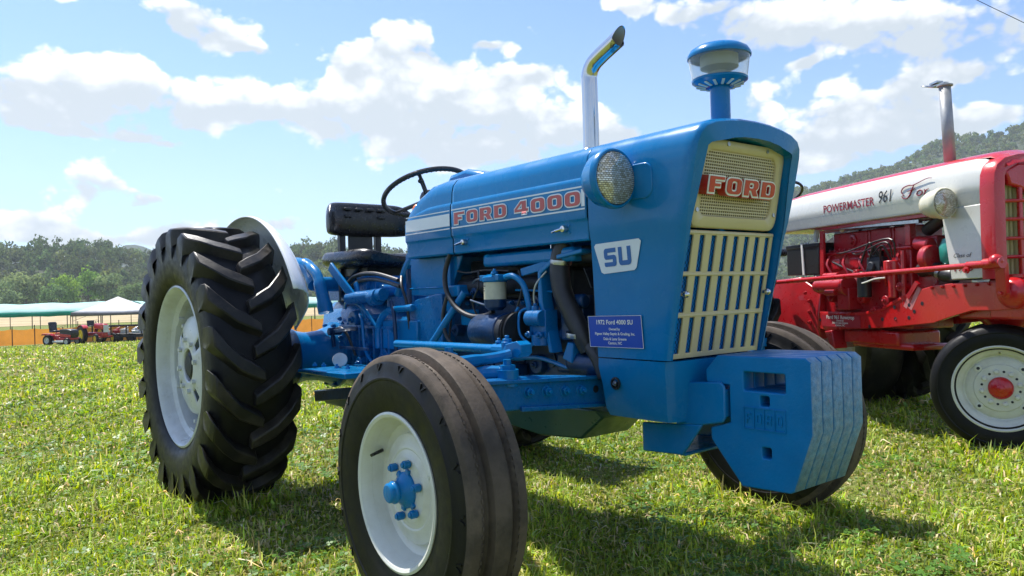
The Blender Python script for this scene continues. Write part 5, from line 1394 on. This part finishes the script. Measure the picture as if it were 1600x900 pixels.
da = MB(); da.lathe([(.0, -.285), (.02, -.285), (.03, -.27), (.06, -.262), (.072, -.25), (.085, -.225), (.085, -.20)], (.19, 0, .884), (0, 1, 0), n=28); da.bar((.19, -.285, .884), (.20, -.30, 1.045), .03, .062, up=(1, 0, 0)); da.hexnut((.19, -.285, .884), (0, -1, 0), .022, .014); da.build('steering_arm', 'red', RT, bevel=.006)
dr = MB(); dr.cyl((-1.80, -.345, .985), (.15, -.335, 1.042), .0165, n=14); dr.cyl((.13, -.335, 1.042), (.235, -.332, 1.046), .030, n=14); dr.hexnut((.04, -.36, 1.015), (0, -1, 0), .02, .012); dr.cyl((.02, -.337, 1.04), (.14, -.335, 1.042), .021, n=12); dr.ball((.2, -.335, 1.055), .038, 14, 10); dr.build('drag_link', 'red', RT)
# engine bay
eb = MB(); eb.bx(-1.42, -.58, -.16, .16, .66, 1.19); eb.bx(-1.40, -.56, -.18, -.10, 1.165, 1.19)
rblock = eb.build('engine_block', 'red_cast', RT, bevel=.012)
vc = MB(); vc.bx(-1.37, -.60, -.115, .115, 1.19, 1.325); vc.bx(-1.39, -.58, -.135, .135, 1.185, 1.205); vcv = vc.build('valve_cover', 'red_cast', RT, bevel=.018)
MB().lathe([(0, -.14), (.02, -.14), (.026, -.128), (.042, -.126), (.046, -.11)], (-1.16, 0, 1.262), (0, 1, 0), n=24).build('filler_cap', 'red_cast', vcv)
for x in (-1.02, -.99, -.80, -.77): MB().bx(x - .009, x + .009, -.123, -.11, 1.21, 1.318).build('rib', 'red_cast', vcv, bevel=.004)
for i in range(4): MB().bx(-1.32 + i * .2, -1.22 + i * .2, -.185, -.155, 1.06, 1.14).build('port', 'red_cast', rblock, bevel=.01)
for i in range(8): MB().hexnut((-1.36 + i * .1, -.16, 1.02), (0, -1, 0), .011, .01).build('bolt', 'red_cast', rblock)
MB().bx(-1.36, -.85, -.176, -.158, .965, 1.0).build('rail_cover', mat('pinkish_worn_red', (.45, .12, .14), .4), rblock, bevel=.004)
bt = MB(); bt.bx(-1.80, -1.415, -.21, -.03, 1.035, 1.255); bt.bx(-1.805, -1.41, -.215, -.025, 1.235, 1.268); bat = bt.build('battery', 'black_paint', RT, bevel=.006)
MB().bar((-1.60, -.216, 1.27), (-1.585, -.216, 1.035), .008, .02, up=(1, 0, 0)).build('strap', 'white_letter', bat)
for x in (-1.72, -1.66, -1.48): MB().cyl((x, -.12, 1.265), (x, -.12, 1.285), .018, n=12).build('terminal', 'steel', bat)
MB().tube([(-1.52, -.15, 1.28), (-1.50, -.15, 1.36), (-1.45, -.12, 1.40)], [.016, .02, .012], 8).build('cable', 'white_letter', RT)
MB().bar((-1.385, -.20, 1.02), (-1.375, -.20, 1.35), .018, .04).build('battery_post', 'red_cast', RT)
MB().bx(-.615, -.57, -.17, -.12, 1.19, 1.40).build('hood_support', 'red_cast', RT, bevel=.004)
sm = MB(); sm.cyl((-1.36, -.245, .945), (-1.08, -.245, .945), .055, n=24); sm.cyl((-1.40, -.245, .945), (-1.36, -.245, .945), .042, n=20); sm.cyl((-1.30, -.25, 1.015), (-1.15, -.25, 1.015), .025, n=14); sm.cyl((-1.08, -.245, .945), (-1.05, -.245, .945), .07, n=24); sm.cyl((-1.24, -.29, .90), (-1.14, -.29, .90), .022, n=12); sm.bx(-1.16, -1.04, -.26, -.15, .78, .93); sm.build('starter_motor', 'red_cast', RT, bevel=.005)
MB().cyl((-.915, -.235, .865), (-.915, -.235, 1.025), .045, n=22).cyl((-.915, -.235, 1.025), (-.915, -.235, 1.035), .035, n=20).build('oil_filter', 'black_paint', RT, bevel=.006)
di = MB(); di.cyl((-.68, -.21, 1.02), (-.68, -.21, 1.10), .055, n=20); di.cyl((-.68, -.21, .86), (-.68, -.21, 1.02), .03, n=14); di.build('distributor', 'red', RT, bevel=.006)
for k, (p0, p1, p2) in enumerate((((-.80, -.19, 1.10), (-.95, -.22, 1.02), (-1.30, -.18, 1.12)), ((-.80, -.19, 1.08), (-.86, -.24, 1.22), (-1.0, -.2, 1.06)), ((-.78, -.2, 1.10), (-.82, -.24, 1.19), (-.93, -.20, 1.04)), ((-.80, -.2, 1.06), (-.74, -.23, 1.2), (-.70, -.2, 1.10)))):
    MB().tube([p0, tuple((Vector(p0) + Vector(p1)) / 2 + Vector((0, -.01, .03))), p1, p2], .007, 7).build('ignition_wire', 'hose', RT)
MB().tube([(-1.44, -.22, 1.02), (-1.40, -.25, .96), (-1.30, -.26, .945)], .006, 6).build('starter_cable', 'white_letter', RT)
MB().tube([(-.93, -.25, 1.0), (-.90, -.27, .96), (-.80, -.25, .985), (-.74, -.22, .99)], .006, 6).build('oil_line', 'white_letter', RT)
MB().tube([(-.50, -.15, 1.03), (-.40, -.17, 1.04), (-.30, -.18, 1.00), (-.22, -.17, .985)], .045, 14).build('radiator_hose', 'hose', RT)
MB().cyl((-.325, -.178, 1.013), (-.30, -.18, 1.003), .049, n=18).build('hose_clamp', 'steel', RT)
MB().tube([(-.50, -.10, 1.28), (-.38, -.13, 1.32), (-.30, -.14, 1.36)], .04, 12).build('upper_hose', 'hose', RT)
MB().lathe([(0, 0), (.07, 0), (.085, .02), (.09, .10), (.07, .15), (0, .17)], (-.27, -.12, 1.06), (0, 0, 1), n=24).build('coolant_can', 'teal', RT)
wp = MB(); wp.bx(-.56, -.40, -.13, .13, .80, 1.24); wp.cyl((-.52, -.16, 1.20), (-.40, -.17, 1.18), .045, n=16); wp.cyl((-.42, -.19, 1.10), (-.36, -.19, 1.10), .08, n=20); wp.build('water_pump', 'red_cast', RT, bevel=.01)
MB().bx(-.22, -.08, -.22, .22, .96, 1.5).build('radiator', 'dark', RT)
MB().bar((-.55, -.215, .86), (-.47, -.215, .955), .02, .03).build('generator_bracket', 'red_cast', RT)
ut = MB(); ut.bx(-1.9, -.3, -.20, .20, 1.375, 1.40); ut.prism([(-1.3, 1.35), (-.35, 1.35), (-.3, 1.385), (-1.6, 1.385)], 'Y', -.225, -.19); ut.build('hood_underside', 'red_cast', RT)
MB().cyl((-1.2, -.14, 1.36), (-.4, -.14, 1.352), .010, n=8).build('fuel_line', 'steel', RT)
bx_ = MB(); bx_.loft([[(x, -w_, z0), (x, -w_ * 1.06, (z0 + z1) / 2), (x, -w_ * .9, z1), (x, w_ * .9, z1), (x, w_ * 1.06, (z0 + z1) / 2), (x, w_, z0)] for x, w_, z0, z1 in ((-2.5, .22, .48, .98), (-2.0, .24, .46, 1.0), (-1.62, .25, .47, 1.02), (-1.46, .215, .56, .92), (-1.42, .215, .56, .92))], closed=True, cap0=True, cap1=True); gbx = bx_.build('gearbox', 'red_cast', RT, smooth=50, bevel=.01)
for i, (x, z) in enumerate(((-1.50, .60), (-1.5, .68), (-1.5, .76), (-1.5, .84), (-1.54, .90), (-1.58, .55))): MB().hexnut((x, -.235, z), (0, -1, 0), .014, .014).build('bolt', 'red_cast', gbx)
ah = MB(); ah.lathe([(.16, -.24), (.12, -.35), (.10, -.7), (.10, .7), (.12, .35), (.16, .24)], (-2.12, 0, .745), (0, 1, 0), n=24); ah.build('axle_housing', 'red_cast', RT)
# steps/pedal under the frame
MB().prism([(-1.35, .62), (-1.28, .50), (-1.24, .50), (-1.27, .63)], 'Y', -.23, -.12).build('bracket', 'red_cast', RT, bevel=.006)

def red_front_wheel(loc, rot, out):
    e = empty('wheel', loc, (0, 0, rot), RT)
    t = MB(); t.lathe([(.216, -.060), (.222, -.072), (.238, -.078), (.27, -.083), (.296, -.084), (.306, -.082), (.312, -.085), (.320, -.082), (.336, -.072), (.346, -.062), (.350, -.045), (.344, -.036), (.344, -.028), (.354, -.020), (.356, 0), (.354, .020), (.344, .028), (.344, .036), (.350, .045), (.346, .062), (.336, .072), (.296, .084), (.238, .078), (.216, .060)], n=80)
    t.build('tyre', 'rubber', e)
    q = MB(); q.lathe([(.210, -.050), (.226, -.064), (.238, -.072), (.240, -.079), (.233, -.082), (.226, -.076), (.220, -.060), (.212, -.050), (.196, -.044), (.188, -.034), (.182, -.020), (.170, -.016)], n=64)
    q.lathe([(.17, -.01), (.2, .03), (.215, .06), (.24, .075), (.20, .07), (.18, .0)], n=40); q.build('rim', 'white_wheel', e)
    d = MB(); d.lathe([(.176, -.008), (.174, -.020), (.166, -.026), (.135, -.030), (.128, -.038), (.08, -.041), (0, -.041)], n=56); d.build('wheel_disc', 'white_wheel', e)
    for i in range(4):
        a = R(45 + 90 * i); MB().lathe([(.022, -.0), (.020, -.010), (.009, -.012), (.009, -.004)], (.150 * math.cos(a), -.024, .150 * math.sin(a)), (0, 1, 0), n=16).build('lug_pad', 'white_wheel', e)
        MB().cyl((.150 * math.cos(a), -.024, .150 * math.sin(a)), (.150 * math.cos(a), -.035, .150 * math.sin(a)), .009, n=10).build('hole', 'dark', e)
    for i in range(8):
        a = R(45 * i + 12); MB().lathe([(.014, 0), (.0135, -.008), (.009, -.012), (.009, -.02), (0, -.021)], (.092 * math.cos(a), -.040, .092 * math.sin(a)), (0, 1, 0), n=12).build('lug_nut', 'white_wheel', e)
        a += R(22.5); MB().cyl((.092 * math.cos(a), -.040, .092 * math.sin(a)), (.092 * math.cos(a), -.0418, .092 * math.sin(a)), .007, n=10).build('hole', 'dark', e)
    h = MB(); h.lathe([(.062, -.040), (.062, -.052), (.056, -.062), (.040, -.072), (.022, -.078), (.020, -.084), (.010, -.090), (0, -.091)], n=32); h.build('hub', 'red', e)
    MB().cyl((.0, -.05, .20), (.0, -.075, .19), .005, n=8).build('valve', 'steel', e)
    if out > 0: e.rotation_euler[2] = rot + math.pi
    return e
sa_ = R(41)
red_front_wheel((-.02, -.09, .352), sa_, -1)
red_front_wheel((-.02 - .34 * math.sin(sa_), -.09 + .34 * math.cos(sa_), .352), sa_, 1)
MB().cyl((-.02, -.09, .352), (-.02 - .34 * math.sin(sa_), -.09 + .34 * math.cos(sa_), .352), .05, n=16).cyl((-.13, .04, .30), (-.10, .05, .62), .055, n=18).build('front_spindle', 'red_cast', RT)
rear_wheel(RT, (-2.02, -.80, .745), Rt=.762, bead=.49, w=.34); rear_wheel(RT, (-1.95, .78, .745), out=1, Rt=.762, bead=.49, w=.34)
dsh = MB(); dsh.prism([(-2.05, 1.38), (-1.90, 1.38), (-1.78, 1.56), (-1.80, 1.64), (-1.95, 1.66)], 'Y', -.22, .22); dsh.build('dash', 'red', RT, bevel=.02)
rsw = MB(); rsw.lathe([(.20 + .012 * math.cos(t), .012 * math.sin(t)) for t in [2 * math.pi * i / 8 for i in range(9)]], (-2.2, 0, 1.72), Vector((-.5, 0, 1)), n=40); rsw.cyl((-2.2, 0, 1.71), (-1.98, 0, 1.45), .02); rsw.build('steering_wheel', 'black', RT)
rs = MB(); rs.box((-2.6, 0, 1.25), (.42, .46, .07)); rs.box((-2.8, 0, 1.42), (.07, .44, .3)); rs.cyl((-2.5, 0, .95), (-2.58, 0, 1.25), .04); rs.build('seat', 'black', RT, bevel=.03)

# another machine's wheel, glimpsed behind the front weights
tw = empty('parked_machine', gp(1330, 6.95, 0))
tag(tw, 'dark smooth-tyred machine glimpsed behind the blue front weights, under the red tractor', 'machine')
t = MB(); t.lathe([(.27, -.13), (.29, -.155), (.38, -.165), (.45, -.155), (.475, -.13), (.485, -.06), (.488, 0), (.485, .06), (.475, .13), (.45, .155), (.38, .165), (.29, .155), (.27, .13)], n=56)
t.build('tyre', ['rubber_lug'], tw); q = MB(); q.lathe([(.28, -.13), (.285, -.15), (.27, -.152), (.25, -.12), (.24, -.05), (.10, -.06), (.08, -.10), (0, -.11)], n=36); q.build('rim', 'silver_wheel', tw)
tw.location.z = .475; tw.rotation_euler = (0, 0, R(-32))

# ---- small fittings of the red engine
g_ = random.Random(8)
for i in range(16):
    x = -1.38 + i * .052; MB().hexnut((x, -.137, 1.196), (0, 0, 1), .009, .010).build('head_bolt', 'red_cast', RT)
for i, (x, z, r0, L_) in enumerate(((-1.30, .86, .035, .05), (-1.02, 1.03, .028, .06), (-.76, .84, .04, .05), (-.66, .72, .03, .04), (-1.0, .86, .045, .04), (-1.22, .80, .03, .05), (-.62, .93, .035, .06), (-.86, .78, .025, .06))):
    MB().cyl((x, -.16, z), (x, -.16 - L_, z), r0, r0 * .85, n=18).hexnut((x, -.16 - L_, z), (0, -1, 0), r0 * .4, .012).build('boss', 'red_cast', RT, bevel=.003)
for i in range(5):
    x0 = -1.34 + i * .17
    MB().tube([(x0, -.17, 1.16), (x0 + .02, -.21, 1.10), (x0 + .06, -.20, 1.02), (x0 + .05, -.18, .94)], .010, 7).build('pipe', 'red_cast', RT)
MB().cyl((-.60, -.20, .80), (-.60, -.20, 1.16), .016, n=10).build('dipstick_tube', 'red_cast', RT)
MB().bar((-.58, -.21, .80), (-.50, -.21, .93), .012, .03).bar((-.54, -.21, .79), (-.46, -.21, .92), .012, .03).build('bracket', mat('bright_worn_red', (.6, .2, .2), .35), RT)
cb = MB(); cb.bx(-.90, -.78, -.225, -.15, 1.03, 1.13); cb.cyl((-.84, -.19, 1.13), (-.84, -.19, 1.17), .04, n=18); cb.cyl((-.84, -.23, 1.07), (-.84, -.25, 1.07), .03, n=16); cb.build('carburettor', 'dark', RT, bevel=.006)
for i in range(3):
    MB().tube([(-.70 + i * .02, -.21, 1.12), (-.72 + i * .03, -.25, 1.20 + .02 * i), (-.86 - i * .12, -.22, 1.14 + .02 * i), (-.95 - i * .16, -.17, 1.18)], .0055, 6).build('ignition_wire', 'hose', RT)
MB().bar((-1.33, -.2, 1.36), (-.45, -.2, 1.33), .03, .02).build('inner_rail', 'steel', RT)
MB().cyl((-1.24, -.13, 1.36), (-1.24, -.13, 1.40), .012).ball((-1.24, -.14, 1.345), .018, 10, 8).build('fuel_tap', 'white_letter', RT)
for i in range(7): MB().hexnut((-.36 + i * .08, -.216, .92 + .003 * i), (0, -1, 0), .010, .009).build('rail_bolt', 'red', RT)

# ================================================================== FAR SIDE OF THE FIELD
def gz(p): return float(ground_z(p.x, p.y))

def fabric(name, col, trans):
    mt, nt, b = base_mat(name)
    n = noise(nt, 1.2, 4); r_ = ramp(nt, n.outputs[0], [(.3, [c * .85 for c in col]), (.7, [min(1, c * 1.1) for c in col])])
    nt.links.new(r_.outputs[0], b.inputs['Base Color']); b.inputs['Roughness'].default_value = .7; b.inputs['Specular IOR Level'].default_value = .2
    tr = nt.nodes.new('ShaderNodeBsdfTranslucent'); nt.links.new(r_.outputs[0], tr.inputs[0])
    ms = nt.nodes.new('ShaderNodeMixShader'); ms.inputs[0].default_value = trans
    nt.links.new(b.outputs[0], ms.inputs[1]); nt.links.new(tr.outputs[0], ms.inputs[2]); nt.links.new(ms.outputs[0], nt.nodes['Material Output'].inputs[0])
    return mt

# orange plastic safety fence
def orange_fence():
    a, b = gp(-260, 58), gp(720, 66)
    root = empty('safety_fence', (a.x, a.y, gz(a)))
    tag(root, 'long bright orange plastic safety fence on thin posts along the field', 'fence')
    n = 34; vs = []; fs = []; m_ = MB()
    for i in range(n * 3 + 1):
        t = i / (n * 3); p = a.lerp(b, t); z = gz(p); sag = .07 * math.sin(math.pi * ((t * n) % 1))
        m_.v += [(p.x - a.x, p.y - a.y, z - gz(a) + .05), (p.x - a.x, p.y - a.y, z - gz(a) + 1.06 - sag)]
    for i in range(n * 3): m_.f.append((2 * i, 2 * i + 2, 2 * i + 3, 2 * i + 1)); m_.m.append(0)
    m_.build('mesh', fabric('orange_netting', (.84, .34, .06), .4), root, smooth=0)
    for i in range(n + 1):
        p = a.lerp(b, i / n) - a; z = gz(a.lerp(b, i / n)) - gz(a)
        MB().cyl((p.x, p.y + .03, z - .1), (p.x, p.y + .03, z + 1.35 + .1 * math.sin(i * 7)), .028, n=6).build('post', 'black_paint', root)
orange_fence()

TEAL = fabric('teal_canopy_fabric', (.42, .68, .62), .2)
GREEN = fabric('green_canopy_valance', (.02, .40, .28), .4)
WHITE = fabric('white_tent_fabric', (.72, .71, .69), .15)

def canopy(px0, d0, px1, d1, label):
    a, b = gp(px0, d0, -1.75), gp(px1, d1, -1.75)
    root = empty('canopy', (a.x, a.y, -1.75)); tag(root, label, 'canopy', 'long teal canopies')
    e = (b - a); L = e.length; e.normalize(); q = Vector((-e.y, e.x, 0))
    if q.dot(a - CAM) < 0: q = -q
    def P(s, w, z): return tuple(e * s + q * w + Vector((0, 0, z)))
    m_ = MB(); secs = []
    for i in range(13):
        s = L * i / 12; sg = .10 * math.sin(i * 2.1)
        secs.append([P(s, 0, 2.20 + sg * .3), P(s, 3, 2.62 + sg * .6), P(s, 6, 3.05 + sg * .7), P(s, 9, 2.6 + sg * .6), P(s, 12, 2.2)])
    m_.loft(secs); m_.build('roof', TEAL, root, solid=.03)
    v = MB(); v.loft([[P(L * i / 12, -.02, 2.21 + .03 * math.sin(i * 2.1)), P(L * i / 12, -.06, 1.78 + .05 * math.sin(i * 3.3))] for i in range(13)])
    v.build('valance', GREEN, root, solid=.02)
    for i in range(0, 13, 2):
        for w in (.1, 11.9): MB().cyl(P(L * i / 12, w, -.1), P(L * i / 12, w, 2.2), .04, n=8).build('post', 'black_paint', root)
canopy(-170, 96, 158, 84, 'long teal canopy roof with green valance at the left edge')
canopy(172, 86, 545, 92, 'pale teal canopy glimpsed behind the rear tyre and seat')

def tent():
    c = gp(184, 60); z = gz(c); root = empty('canopy_tent', (c.x, c.y, z))
    tag(root, 'white peaked canopy tent with grey valance on thin black legs', 'tent')
    h = heading(184); sd = Vector((-h.y, h.x, 0)) * -1
    w, dp = 2.75, 2.2
    def P(s, t, zz): return tuple(sd * s * w + h * t * dp + Vector((0, 0, zz)))
    m_ = MB(); n = 9
    for (a, b) in (((-1, -1), (1, -1)), ((1, -1), (1, 1)), ((1, 1), (-1, 1)), ((-1, 1), (-1, -1))):
        rows = []
        for j in range(6):
            k = j / 5
            rows.append([P(((a[0] + (b[0] - a[0]) * i / n)) * (1 - k), ((a[1] + (b[1] - a[1]) * i / n)) * (1 - k), 2.08 + 1.0 * (k ** 1.25) - .09 * math.sin(math.pi * i / n) * (1 - k)) for i in range(n + 1)])
        m_.loft(rows)
    m_.build('roof', WHITE, root, solid=.02, smooth=25)
    v = MB()
    for (a, b) in (((-1, -1), (1, -1)), ((1, -1), (1, 1)), ((-1, 1), (-1, -1))):
        v.loft([[P((a[0] + (b[0] - a[0]) * i / n) * 1.005, (a[1] + (b[1] - a[1]) * i / n) * 1.005, 2.085 - .09 * math.sin(math.pi * i / n)), P((a[0] + (b[0] - a[0]) * i / n) * 1.01, (a[1] + (b[1] - a[1]) * i / n) * 1.01, 1.80)] for i in range(n + 1)])
    v.build('valance', mat('grey_tent_valance', (.16, .15, .15), .6), root, solid=.02)
    for s in (-.97, .97):
        for t in (-.97, .97):
            MB().cyl(P(s, t, -.1), P(s, t, 2.05), .025, n=8).build('leg', 'black_paint', root)
    for s in (-.97, .97):
        MB().bar(P(s, -.97, 1.5), P(s * .55, -.97, 1.98), .02, .02).build('brace', 'black_paint', root)
tent()

def small_wheel(parent, c, r_, w, rim, rot=0):
    e = empty('wheel', c, (0, 0, rot), parent)
    t = MB(); t.lathe([(r_ * .58, -w * .45), (r_ * .75, -w * .52), (r_ * .93, -w * .48), (r_, -w * .3), (r_, w * .3), (r_ * .93, w * .48), (r_ * .75, w * .52), (r_ * .58, w * .45)], n=24)
    t.build('tyre', 'rubber', e)
    q = MB(); q.lathe([(r_ * .6, -w * .4), (r_ * .57, -w * .48), (r_ * .50, -w * .40), (r_ * .45, -w * .2), (r_ * .2, -w * .22), (r_ * .15, -w * .42), (0, -w * .44)], n=20)
    q.lathe([(r_ * .6, w * .4), (r_ * .57, w * .48), (r_ * .50, w * .40), (r_ * .45, w * .2), (r_ * .2, w * .22), (0, w * .24)], n=20)
    q.build('rim', rim, e)
    return e

def lawn_tractor():
    c = gp(96, 49.5); z = gz(c); root = empty('lawn_tractor', (c.x, c.y, z), (0, 0, math.atan2(_r0.y, _r0.x) + R(-18)))
    tag(root, 'small black and red lawn tractor with a tall black seat on the far lawn', 'lawn tractor')
    for y in (-.42, .42):
        small_wheel(root, (-.55, y, .30), .30, .26, 'silver_wheel'); small_wheel(root, (.72, y * .85, .21), .21, .16, 'silver_wheel')
    b = MB(); b.prism([(-.9, .34), (.85, .30), (.85, .42), (.1, .44), (.05, .56), (-.92, .60)], 'Y', -.34, .34); b.build('chassis', 'red_cast', root, bevel=.03)
    b = MB(); b.prism([(.05, .44), (.88, .40), (.95, .62), (.90, .84), (.55, .90), (.05, .90)], 'Y', -.25, .25); b.build('hood', ['black_paint'], root, bevel=.05)
    MB().prism([(.1, .46), (.86, .44), (.88, .58), (.1, .66)], 'Y', -.262, .262).build('side_panel', 'red', root, bevel=.02)
    for y in (-.42, .42): MB().prism([(-.95, .56), (-.85, .68), (-.3, .68), (-.18, .55), (-.3, .62), (-.85, .62)], 'Y', y - .14, y + .14).build('mudguard', 'red', root, bevel=.02)
    s = MB(); s.box((-.48, 0, .78), (.46, .50, .12)); s.box((-.70, 0, 1.05), (.12, .48, .52), Matrix.Rotation(R(-10), 3, 'Y')); s.build('seat', 'black', root, bevel=.05)
    MB().lathe([(.17, -.012), (.185, 0), (.17, .012), (.155, 0), (.17, -.012)], (-.02, 0, 1.02), Vector((-.5, 0, 1)), n=20).build('steering_wheel', 'red_cast', root)
    MB().cyl((-.02, 0, 1.02), (.12, 0, .8), .02).build('steering_column', 'black_paint', root)
    MB().box((.15, 0, .22), (.8, .95, .12)).build('mower_deck', 'silver_wheel', root, bevel=.04)
lawn_tractor()

def little_red_tractor():
    c = gp(150, 51.5); z = gz(c); root = empty('tractor', (c.x, c.y, z), (0, 0, math.atan2(_r0.y, _r0.x) + R(-38)))
    tag(root, 'small old red tractor with yellow wheels far off beside the lawn tractor', 'tractor')
    for y in (-.55, .55): small_wheel(root, (-.65, y, .52), .52, .24, 'yellow'); small_wheel(root, (.95, y * .9, .30), .30, .13, 'yellow')
    b = MB(); b.bx(-.8, 1.1, -.14, .14, .42, .66); b.cyl((-.65, -.5, .52), (-.65, .5, .52), .11, n=12); b.bx(.85, .99, -.48, .48, .36, .44); b.build('chassis', 'red_cast', root, bevel=.03)
    b = MB(); b.prism([(-.05, .86), (1.12, .82), (1.16, 1.06), (1.08, 1.16), (-.05, 1.18)], 'Y', -.17, .17); b.build('hood', 'red', root, bevel=.06)
    MB().bx(1.14, 1.19, -.14, .14, .66, 1.08).build('grille', 'silver_wheel', root, bevel=.01)
    for y in (-.52, .52):
        f = MB(); f.lathe([(.56, y - .16), (.60, y - .14), (.60, y + .14), (.56, y + .16)], (-.65, 0, .52), n=16, a0=R(40), a1=R(170)); f.build('mudguard', 'red', root, solid=.015)
    s = MB(); s.box((-.62, 0, 1.02), (.42, .44, .07)); s.box((-.82, 0, 1.2), (.06, .42, .32), Matrix.Rotation(R(-12), 3, 'Y')); s.cyl((-.6, 0, .6), (-.62, 0, 1), .04); s.build('seat', 'black', root, bevel=.025)
    MB().lathe([(.19, -.012), (.205, 0), (.19, .012), (.175, 0), (.19, -.012)], (-.2, 0, 1.3), Vector((-.45, 0, 1)), n=20).build('steering_wheel', 'black_paint', root)
    MB().cyl((-.2, 0, 1.3), (.05, 0, 1.05), .02).build('steering_column', 'black_paint', root)
    MB().cyl((.55, 0, 1.1), (.55, 0, 1.6), .03).build('exhaust_pipe', 'black_paint', root)
little_red_tractor()

def trailer():
    c = gp(203, 53); z = gz(c); rz = math.atan2(_r0.y, _r0.x) + R(4)
    root = empty('flatbed_trailer', (c.x, c.y, z), (0, 0, rz)); tag(root, 'low black flatbed trailer with rails parked behind the little red tractor', 'trailer')
    MB().bx(-1.7, 1.9, -.9, .9, .42, .52).build('bed', 'black_paint', root, bevel=.02)
    MB().bx(-1.7, 1.9, -.93, -.88, .3, .44).build('side_skirt', 'dark', root)
    for x in (-1.65, -.8, .1, 1.0, 1.85):
        MB().bx(x - .03, x + .03, -.92, -.86, .52, 1.0).build('stake', 'black_paint', root)
    MB().bx(-1.7, 1.9, -.93, -.87, .96, 1.03).build('rail', 'black_paint', root); MB().bx(-1.7, 1.9, .87, .93, .96, 1.03).build('rail', 'black_paint', root)
    for x in (-.4, .35): small_wheel(root, (x, -.82, .28), .28, .18, 'dark')
    MB().bar((-1.7, 0, .42), (-2.6, 0, .36), .08, .08).build('drawbar', 'black_paint', root)
    g = random.Random(5)
    cols = [('silver_wheel', 'pale grey'), ('red_cast', 'dark red'), ('offwhite', 'off-white'), ('steel', 'steel')]
    for i in range(6):
        k = cols[i % 4]; x = -1.35 + i * .55
        o = MB()
        o.bx(-.2, .2, -.25, .25, 0, .18 + .05 * (i % 3)); o.cyl((-.12, 0, .15), (.12, 0, .3), .09, n=10); o.bar((-.2, -.1, .2), (.22, .1, .42), .05, .05)
        p = root.matrix_world if False else Matrix.Translation((c.x, c.y, z)) @ Matrix.Rotation(rz, 4, 'Z')
        q = p @ Vector((x, -.3 + .2 * (i % 2), .52))
        ob = o.build('machine_part', k[0], None, bevel=.02); ob.location = q; ob.rotation_euler = (0, 0, rz + g.uniform(-.4, .4))
        tag(ob, ['pale grey machine part at the left end of the black trailer', 'dark red machine part second from the left on the black trailer', 'off-white machine part left of the middle of the black trailer', 'dull steel machine part right of the middle of the black trailer', 'pale grey machine part second from the right on the black trailer', 'dark red machine part at the right end of the black trailer'][i], 'machine part', 'parts lying on the trailer')
trailer()

# power line crossing the top right corner
def power_line():
    a = (CAM + _f * 40 + _r * ((1380 - 800) / 1196 * 40) + _u * ((450 + 70) / 1196 * 40))
    b = (CAM + _f * 34 + _r * ((1750 - 800) / 1196 * 34) + _u * ((450 - 108) / 1196 * 34))
    d = (b - a); pts = [a - d * 2.0, a - d + Vector((0, 0, -.4)), a, (a + b) / 2, b, b + d, b + d * 2]
    o = MB().tube(pts, .016, 6).build('power_line', 'dark', None)
    tag(o, 'thin dark overhead cable in the top right corner of the sky', 'cable')
power_line()

# ---- the hazy air of a warm afternoon
def haze():
    m_ = MB(); m_.bx(-1400, 1400, -1400, 1400, -7, 206)
    mt = bpy.data.materials.new('haze_air'); mt.use_nodes = True; nt = mt.node_tree
    nt.nodes.remove(nt.nodes['Principled BSDF'])
    pv = nt.nodes.new('ShaderNodeVolumePrincipled'); pv.inputs['Color'].default_value = (.80, .88, .96, 1)
    pv.inputs['Density'].default_value = HAZE; pv.inputs['Anisotropy'].default_value = .2
    nt.links.new(pv.outputs[0], nt.nodes['Material Output'].inputs['Volume'])
    o = m_.build('haze', mt, None, smooth=0)
    tag(o, 'thin bluish afternoon haze over the far woods and hills', 'haze', kind='stuff')
HAZE = .00032
haze()
